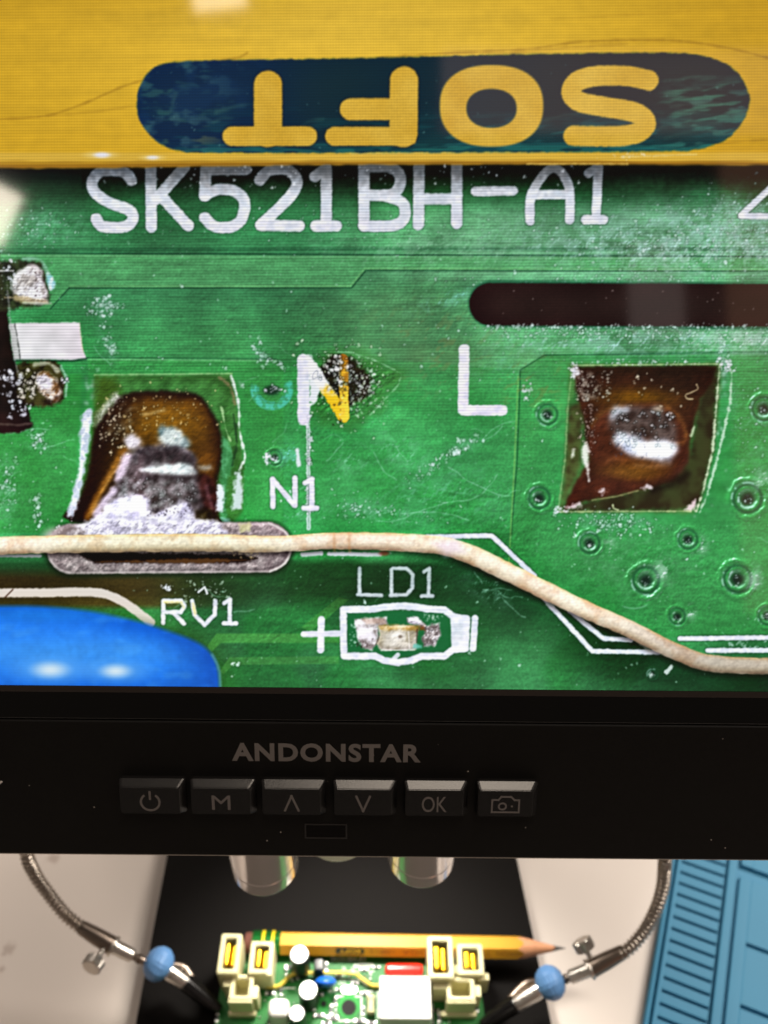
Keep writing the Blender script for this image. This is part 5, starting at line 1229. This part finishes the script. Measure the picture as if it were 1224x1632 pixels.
M_end0 = mat('score_grey', srgb(110, 108, 106), 0.5)
def can(px, py, rpx, h):
    c = at(px, py, h); r = rpx * 0.000205; base = Vector((c.x, c.y, bz))
    bm = bmesh.new(); rod(bm, base, base + Vector((0, 0, h)), [(0, r), (0.1, r), (0.13, r * 0.95), (0.18, r), (0.95, r), (1, r * 0.93)], 28); o = build('capacitor', bm, M_sleeve, pcb, True)
    bm = bmesh.new(); rod(bm, base + Vector((0, 0, h - 0.0001)), base + Vector((0, 0, h + 0.0002)), [(0, r * 0.9), (0.7, r * 0.9), (1, r * 0.86)], 28); ct = build('can_top', bm, M_alu, o, True)
    zt = base.z + h + 0.0002; g = bmesh.new()
    for a_ in (0, 90):
        d_ = Vector((math.cos(rad(a_ + 25)), math.sin(rad(a_ + 25)))) * r * 0.6
        bar(g, (base.x - d_.x, base.y - d_.y), (base.x + d_.x, base.y + d_.y), 0.00022, zt - 0.0001, zt + 0.00003 + 0.00001 * (a_ > 0))
    build('vent_score', g, M_end0, o)
can(477, 1521, 14.5, 0.011); can(491, 1578, 14.5, 0.009); can(473, 1615, 12, 0.009)
# blown-out white block and pale parts
def block(name, px0, px1, py0, py1, h, m, bev=0.0006):
    a = at(px0, py1, h); b = at(px1, py0, h); bm = bmesh.new(); xbox(bm, a.x, b.x, a.y, b.y, bz, bz + h, bev, 3); return build(name, bm, m, pcb, True)
block('relay', 604, 686, 1555, 1624, 0.0125, M_white)
block('film_capacitor', 613, 675, 1533, 1553, 0.0095, M_red, 0.0014)
block('transformer_block', 425, 462, 1588, 1620, 0.0095, M_white, 0.002)
block('regulator', 500, 516, 1527, 1546, 0.007, M_sleeve, 0.0005)
for (px, py, rot) in ((591, 1601, 90), (607, 1650, 90)):
    c = at(px, py, 0.002); bm = bmesh.new(); rod(bm, c + Vector((0, -0.0028, 0)), c + Vector((0, 0.0028, 0)), [(0, 0.0008), (0.05, 0.0013), (0.25, 0.0014), (0.3, 0.0011), (0.7, 0.0011), (0.75, 0.0014), (0.95, 0.0013), (1, 0.0008)], 18); build('resistor', bm, M_nylon, pcb, True)
# blue disc varistor, leaning
c = at(519, 1565, 0.005); bm = bmesh.new(); bmesh.ops.create_uvsphere(bm, u_segments=28, v_segments=14, radius=1.0)
bmesh.ops.transform(bm, matrix=Matrix.Translation(c) @ Matrix.Rotation(rad(22), 4, 'X') @ Matrix.Diagonal((0.0034, 0.0017, 0.0042, 1)), verts=bm.verts[:]); build('varistor', bm, M_blue, pcb, True)
for dx in (-0.0018, 0.0018):
    bm = bmesh.new(); rod(bm, Vector((c.x + dx, c.y, bz)), Vector((c.x + dx, c.y, c.z - 0.002)), [(0, 0.0003), (1, 0.0003)], 8); build('lead', bm, M_solder, pcb, True)
# bare jumper wire
wp = [at(424, 1572, 0.0014), at(445, 1571, 0.0015), at(463, 1555, 0.002), at(480, 1551, 0.0022), at(558, 1551, 0.0022), at(575, 1559, 0.0018), at(592, 1570, 0.0014), at(606, 1571, 0.0012)]
bm = bmesh.new(); tube(bm, cat_spline(wp, 8), 0.0006, 10); build('jumper_wire', bm, M_wire, pcb, True)
# plated hole, pads and small solder points
def disc(name, px, py, r, m, z=0.0001, ry=None, ring=0.0):
    c = at(px, py, 0.0); bm = bmesh.new(); n = 24; ry = ry or r
    prism(bm, [(c.x + r * math.cos(2 * math.pi * k / n), c.y + ry * math.sin(2 * math.pi * k / n)) for k in range(n)], bz - 0.0002, bz + z); return build(name, bm, m, pcb)
disc('pad', 556, 1604, 0.0034, M_trace, 0.00008); disc('mounting_hole', 556, 1606, 0.0023, M_hole, 0.00016)
disc('pad', 516, 1600, 0.0023, M_trace, 0.00008); disc('via', 516, 1600, 0.0009, M_hole, 0.00016)
disc('pad', 556, 1578, 0.0027, M_solder, 0.0003, 0.0012)
rnd = random.Random(4)
for k in range(70):
    px = rnd.uniform(410, 760); py = rnd.uniform(1528, 1640)
    c = at(px, py, 0); r = rnd.uniform(0.0002, 0.0006)
    bm = bmesh.new(); rod(bm, Vector((c.x, c.y, bz - 0.0001)), Vector((c.x, c.y, bz + r)), [(0, r), (0.5, r * 0.8), (0.85, r * 0.4), (1, r * 0.1)], 8); build('solder_point', bm, M_solder, pcb, True)
# small surface parts scattered over the board
M_smd = mat('small_part_black', srgb(30, 28, 28), 0.4); M_end = mat('tinned_end', srgb(216, 216, 212), 0.35, 0.7)
for (px, py, rot, w) in ((462, 1541, 0, 1.2), (520, 1541, 90, 1.0), (508, 1585, 0, 1.0), (528, 1610, 90, 1.1), (540, 1577, 0, 0.8), (581, 1583, 0, 0.9), (500, 1603, 90, 1.0), (430, 1583, 0, 1.0), (448, 1580, 90, 0.9), (530, 1622, 0, 1.2), (573, 1627, 0, 1.2), (700, 1622, 90, 1.0), (580, 1545, 0, 0.9), (640, 1640, 0, 1.0), (470, 1560, 20, 0.9), (456, 1549, 90, 0.8), (485, 1548, 0, 0.8), (535, 1596, 90, 0.9), (579, 1611, 90, 0.9), (566, 1566, 0, 0.8), (540, 1555, 0, 0.7), (508, 1618, 0, 1.1), (520, 1631, 0, 1.0), (552, 1634, 90, 1.0), (592, 1630, 0, 1.1), (418, 1560, 90, 0.9), (694, 1610, 0, 0.8), (690, 1585, 90, 0.8), (590, 1556, 90, 0.7), (600, 1541, 0, 0.8), (448, 1626, 0, 1.2), (430, 1628, 90, 1.0), (760, 1606, 90, 0.9), (346, 1622, 90, 0.9)):
    c = at(px, py, 0.0005); R4 = Matrix.Translation((c.x, c.y, 0)) @ Matrix.Rotation(rad(rot), 4, 'Z')
    bm = bmesh.new(); xbox(bm, -0.0008 * w, 0.0008 * w, -0.0005 * w, 0.0005 * w, bz, bz + 0.0007, 0.0001, 1, R4); o = build('surface_part', bm, M_smd, pcb)
    for s in (-1, 1):
        bm = bmesh.new(); xbox(bm, s * 0.0011 * w - 0.0004 * w, s * 0.0011 * w + 0.0004 * w, -0.00055 * w, 0.00055 * w, bz - 0.0001, bz + 0.00075, 0.0002, 2, R4); build('tinned_end', bm, M_end, o, True)
# legend lines and words
def sline(pts, w=0.00032):
    bm = bmesh.new()
    for i in range(len(pts) - 1):
        p, q = at(*pts[i], 0), at(*pts[i + 1], 0); bar(bm, (p.x, p.y), (q.x, q.y), w, bz - 0.0001, bz + 0.00006 + 0.000006 * (i % 2))
    build('legend_line', bm, M_silk, pcb)
sline([(535, 1588), (576, 1588), (576, 1627), (535, 1627), (535, 1588)]); sline([(540, 1560), (575, 1562), (585, 1572)]); sline([(580, 1580), (602, 1580), (602, 1622)], 0.0003)
sline([(440, 1590), (440, 1575), (470, 1575)]); sline([(500, 1620), (528, 1620)]); sline([(690, 1600), (690, 1640)], 0.0003); sline([(525, 1548), (596, 1548)], 0.00025)
sline([(565, 1537), (594, 1537), (594, 1541), (565, 1541), (565, 1537)], 0.0003)
def word(t, px0, px1, py0, py1):
    a = at(px0, py1, 0); b = at(px1, py0, 0); lettering('legend', t, M_silk, pcb, a.x, b.x, a.y, b.y, Matrix.Translation((0, 0, bz + 0.00002)), 0.01, 0.00004)
word('SK521BH-A1', 527, 582, 1526, 1532); word('N', 546, 550, 1541, 1547); word('L', 561, 565, 1541, 1547); word('N1', 545, 550, 1552, 1556); word('RV1', 524, 534, 1577, 1582); word('LD1', 540, 550, 1564, 1569)

# ================================================================ pencil
M_pencil = mat('yellow_lacquer', srgb(198, 144, 34), 0.45, spec=0.3, var=0.06, vscale=120)
M_wood = mat('cedar_wood', srgb(206, 146, 106), 0.6, var=0.15, vscale=700)
M_lead = mat('graphite', srgb(52, 50, 50), 0.35, 0.3)
M_ferrule = mat('green_ferrule', srgb(30, 120, 50), 0.25, 0.8)
M_band = mat('yellow_band', srgb(222, 190, 30), 0.35, 0.3)
M_eraser = mat('eraser', srgb(88, 48, 36), 0.8)
M_ink = mat('dark_green_ink', srgb(40, 46, 30), 0.5)
HF = 0.0031                                        # half the width across flats
zc = PZ + HF
pa = on_z(447, 1503.5, zc); pb = on_z(902, 1511.5, zc)
pd = (pb - pa); PL = pd.length
pen = empty('pencil', (pa.x, pa.y, zc), (0, 0, math.atan2(pd.y, pd.x)), 'yellow hexagonal pencil lying across the circuit board, point to the right', 'pencil')
pen_len = PL
xj = (on_z(822, 1509, zc) - pa).length             # where the lacquer ends
Rc = HF / math.cos(rad(30)); k_cone = Rc / (PL - xj)
def hexr(t): 
    m = (t - rad(30)) % rad(60) - rad(30)
    return HF / math.cos(m)
NS = 48; angs = [2 * math.pi * k / NS + rad(0) for k in range(NS)]
def hr(t): return hexr(t - rad(30) + rad(30) - rad(0) + rad(60) * 0 + rad(0)) if False else HF / math.cos(((t + rad(30)) % rad(60)) - rad(30)) if False else hexr(t)
def flat_r(t):                                     # flats face straight up and down (t measured from +y towards +z)
    m = ((t - rad(90)) + rad(30)) % rad(60) - rad(30); return HF / math.cos(m)
def pring(bm, fx, fr): return [bm.verts.new((fx(t), fr(t) * math.cos(t), fr(t) * math.sin(t))) for t in angs]
def loft(bm, rings, cap=True):
    for a, b in zip(rings[:-1], rings[1:]):
        for k in range(NS): bm.faces.new((a[k], a[(k + 1) % NS], b[(k + 1) % NS], b[k]))
    if cap: bm.faces.new(rings[0][::-1]); bm.faces.new(rings[-1])
xs_t = lambda t: PL - flat_r(t) / k_cone           # scalloped line where cone meets the flats
bm = bmesh.new(); loft(bm, [pring(bm, lambda t: 0.0, flat_r), pring(bm, xs_t, flat_r)]); build('lacquered_body', bm, M_pencil, pen, True, 20)
rl = 0.0009
bm = bmesh.new(); loft(bm, [pring(bm, xs_t, lambda t: flat_r(t) * 0.999), pring(bm, lambda t: PL - rl / k_cone - 0.0004 * math.sin(3 * t), lambda t: rl)]); build('sharpened_wood', bm, M_wood, pen, True, 60)
bm = bmesh.new(); loft(bm, [pring(bm, lambda t: PL - rl / k_cone - 0.0005, lambda t: rl * 0.99), pring(bm, lambda t: PL - rl / k_cone, lambda t: rl * 0.98), pring(bm, lambda t: PL - 0.0004, lambda t: 0.00016), pring(bm, lambda t: PL, lambda t: 0.00005)]); build('lead', bm, M_lead, pen, True, 60)
xf = (on_z(404, 1500, zc) - pa).length
bm = bmesh.new(); rod(bm, (0.0002, 0, 0), (-xf, 0, 0), [(0, 0.0036), (0.2, 0.0036), (0.22, 0.0034), (0.3, 0.0034), (0.32, 0.0037), (0.55, 0.0037), (0.57, 0.0034), (0.65, 0.0034), (0.67, 0.0037), (1, 0.0037)], 32); fer = build('ferrule', bm, M_ferrule, pen, True, 30)
for t in (0.26, 0.61):
    bm = bmesh.new(); rod(bm, (-xf * (t - 0.06), 0, 0), (-xf * (t + 0.06), 0, 0), [(0, 0.0035), (0.2, 0.0038), (0.8, 0.0038), (1, 0.0035)], 32); build('band', bm, M_band, fer, True, 30)
bm = bmesh.new(); rod(bm, (-xf + 0.0004, 0, 0), (-xf - 0.0028, 0, 0), [(0, 0.0031), (0.8, 0.0031), (0.95, 0.0027), (1, 0.0022)], 28); build('eraser', bm, M_eraser, pen, True)
# print on the facet that faces the front: upside down, starting near the point
fn = Vector((0, -math.cos(rad(30)), math.sin(rad(30))))      # facet normal
FM = Matrix((( -1, 0, fn.x, 0), (0, -math.sin(rad(30)), fn.y, 0), (0, -math.cos(rad(30)), fn.z, 0), (0, 0, 0, 1)))
FM = Matrix.Translation(fn * (HF + 0.00002)) @ FM
def ploc(px): return (on_z(px, 1512, zc - 0.0) - pa).length
def ptext(t, pxl, pxr, h=0.0017, m=M_ink, bold=0.0, dz=0.0):
    lettering('print', t, m, pen, -ploc(pxr), -ploc(pxl), -h / 2, h / 2, FM @ Matrix.Translation((0, 0, dz)), bold)
M_ink2 = mat('worn_brown_ink', srgb(150, 98, 26), 0.5)
ptext('DIXON', 790, 831, 0.0017, M_ink2); ptext('TICONDEROGA', 640, 782, 0.0017, M_ink2); ptext('1388 - 2', 590, 628, 0.0015, M_ink2)
bm = bmesh.new(); xa, xb = ploc(535), ploc(581); hh = 0.0012
pts = [(-xb + hh + hh * math.cos(rad(90 + 180 * k / 10)), hh * math.sin(rad(90 + 180 * k / 10))) for k in range(11)] + [(-xa - hh + hh * math.cos(rad(-90 + 180 * k / 10)), hh * math.sin(rad(-90 + 180 * k / 10))) for k in range(11)]
prism(bm, pts, 0.0, 0.00003); bmesh.ops.transform(bm, matrix=FM, verts=bm.verts[:]); build('printed_lozenge', bm, M_ink, pen)
ptext('SOFT', 541, 575, 0.0015, mat('yellow_print', srgb(224, 170, 40), 0.4), 0.02, 0.00004)

# ================================================================ holding arms with clips
M_goose = mat('gunmetal_gooseneck', srgb(176, 166, 156), 0.3, 1.0)
M_steel = mat('brushed_steel', srgb(206, 200, 192), 0.3, 1.0, rvar=0.1, vscale=500)
M_dark_steel = mat('dark_steel', srgb(128, 116, 106), 0.33, 1.0)
M_cap = mat('blue_cap_plastic', srgb(92, 138, 190), 0.45, var=0.08, vscale=300)
M_jaw = mat('black_jaw_sleeve', srgb(12, 11, 11), 0.22, spec=0.3)
def arm(label, neck_px, sleeve, thin, stem_end, cap_c, cap_r, clip_a, tip, screw_head, screw_base, base, sgn):
    """all places as (px, py, z) of the photograph; base = foot on the bench behind the monitor"""
    W = lambda p: on_z(p[0], p[1], p[2])
    root = empty('clip_arm', base, label=label, cat='holding arm', group='holding arms gripping the board')
    L = lambda p: W(p) - Vector(base)
    bx = Vector(base)
    neck = [L(p) for p in neck_px]
    up = neck[0]
    path = [Vector((0, 0, 0.006)), Vector((0, -0.004, 0.03)), (up + Vector((0, 0, 0.045))) * 0.6 + Vector((0, 0, 0.02)), up + Vector((0, 0.012, 0.012))] + neck
    sp = cat_spline(path, 24); dense = []
    for a, b in zip(sp[:-1], sp[1:]):
        n = max(2, int((b - a).length / 0.00022))
        for k in range(n): dense.append(a + (b - a) * (k / n))
    dist = 0; rr = []
    for i, p in enumerate(dense):
        if i: dist += (p - dense[i - 1]).length
        rr.append(0.00182 + 0.00032 * math.sin(dist / 0.0015 * 2 * math.pi))
    bm = bmesh.new(); tube(bm, dense, rr, 14); build('gooseneck', bm, M_goose, root, True, 80)
    bm = bmesh.new(); rod(bm, (0, 0, 0), (0, 0, 0.012), [(0, 0.011), (0.5, 0.011), (0.6, 0.006), (1, 0.004)], 28); build('foot', bm, M_dark_steel, root, True)
    s0, s1 = L(sleeve[0]), L(sleeve[1])
    bm = bmesh.new(); rod(bm, s0, s1, [(0, 0.0019), (0.06, 0.0021), (0.5, 0.0025), (0.92, 0.0027), (1, 0.0026)], 28); sl = build('sleeve', bm, M_dark_steel, root, True)
    d = (s1 - s0).normalized()
    bm = bmesh.new(); rod(bm, s1 - d * 0.0006, s1 + d * 0.0006, [(0, 0.0029), (0.2, 0.0031), (0.8, 0.0031), (1, 0.0029)], 28); build('collar', bm, M_steel, sl, True)
    t1 = L(thin)
    bm = bmesh.new(); rod(bm, s1, t1, [(0, 0.0021), (0.9, 0.0021), (1, 0.0018)], 24); build('socket', bm, M_steel, root, True)
    se = L(stem_end); bm = bmesh.new(); rod(bm, t1 - d * 0.0005, se, [(0, 0.0011), (0.4, 0.0012), (0.5, 0.0016), (0.7, 0.0012), (1, 0.0012)], 16); build('stem', bm, M_dark_steel, root, True)
    # thumb screw with knurled head
    h0, h1 = L(screw_base), L(screw_head); sd = (h1 - h0).normalized()
    bm = bmesh.new(); rod(bm, h0, h1, [(0, 0.0008), (1, 0.0008)], 14); sc = build('thumb_screw', bm, M_steel, root, True)
    bm = bmesh.new(); u = sd.orthogonal().normalized(); v = sd.cross(u); n = 40; rings = []
    for (tt, f) in ((-0.0016, 0.88), (-0.0013, 1), (0.0013, 1), (0.0016, 0.88)):
        rings.append([bm.verts.new(h1 + sd * tt + (u * math.cos(2 * math.pi * k / n) + v * math.sin(2 * math.pi * k / n)) * (0.0031 * f * (1 if k % 2 else 0.9))) for k in range(n)])
    for a, b in zip(rings[:-1], rings[1:]):
        for k in range(n): bm.faces.new((a[k], a[(k + 1) % n], b[(k + 1) % n], b[k]))
    bm.faces.new(rings[0][::-1]); bm.faces.new(rings[-1]); build('knurled_head', bm, M_steel, sc)
    # blue faceted cap
    cc = L(cap_c); bm = bmesh.new(); bmesh.ops.create_uvsphere(bm, u_segments=9, v_segments=6, radius=cap_r)
    bmesh.ops.transform(bm, matrix=Matrix.Translation(cc) @ (d.to_track_quat('Z', 'Y').to_matrix().to_4x4()) @ Matrix.Rotation(0.3, 4, 'Z') @ Matrix.Diagonal((1, 1, 0.86, 1)), verts=bm.verts[:])
    bmesh.ops.bevel(bm, geom=bm.edges[:], offset=cap_r * 0.10, segments=3, affect='EDGES'); build('blue_cap', bm, M_cap, root, True, 30)
    # crocodile clip: two jaws in black sleeves
    ca, tp = L(clip_a), L(tip); cd = (tp - cc).normalized(); side = Vector((0, 0, 1)).cross(cd).normalized(); upv = cd.cross(side)
    bm = bmesh.new(); rod(bm, cc + cd * cap_r * 0.6, ca, [(0, 0.0023), (0.2, 0.0026), (0.8, 0.0024), (1, 0.0020)], 20); jaw = build('jaw', bm, M_steel, root, True)
    off = side * 0.0030 * sgn - upv * 0.0014
    bm = bmesh.new(); tube(bm, cat_spline([cc + cd * cap_r * 0.5 + off * 0.6, cc + cd * cap_r * 1.3 + off * 1.25, ca - cd * 0.001 + off * 0.9, ca + cd * 0.003 + off * 0.4], 6), [0.0008 + 0.0005 * math.sin(k / 18 * math.pi) for k in range(19)], 12); build('lever', bm, M_dark_steel, root, True)
    bm = bmesh.new(); rod(bm, ca - cd * 0.0012, tp, [(0, 0.0024), (0.05, 0.0026), (0.6, 0.0023), (0.95, 0.0015), (1, 0.0010)], 22); build('jaw_sleeve', bm, M_jaw, root, True)
    bm = bmesh.new(); rod(bm, ca - cd * 0.0008 + off * 0.5, tp + off * 0.25, [(0, 0.0014), (0.1, 0.0017), (0.7, 0.0015), (1, 0.0008)], 16); build('jaw_sleeve', bm, M_jaw, root, True)
    return root
def foot_at(x, y): return (x, y, 0.0)
arm('left holding arm on a metal gooseneck with faceted blue cap and black clip', [(42, 1352, 0.062), (54, 1390, 0.054), (77, 1424, 0.047), (104, 1457, 0.041), (128, 1477, 0.038), (140, 1485, 0.0365)],
    ((128, 1477, 0.038), (180, 1508, 0.033)), (212, 1524, 0.030), (232, 1533, 0.0285), (253, 1536, 0.0275), 0.0054, (300, 1569, 0.0225), (350, 1610, 0.0165), (149, 1536, 0.036), (170, 1505, 0.034), foot_at(-0.135, 0.235), 1)
arm('right holding arm on a metal gooseneck beside the blue mat, blue cap, black clip', [(1060, 1358, 0.066), (1059, 1385, 0.060), (1056, 1415, 0.054), (1046, 1448, 0.048), (1028, 1482, 0.042), (1004, 1510, 0.038), (985, 1523, 0.0365)],
    ((995, 1516, 0.037), (940, 1545, 0.033)), (908, 1558, 0.030), (895, 1563, 0.0285), (877, 1566, 0.0275), 0.0054, (818, 1603, 0.0225), (768, 1634, 0.0165), (930, 1506, 0.037), (946, 1536, 0.034), foot_at(0.15, 0.235), -1)
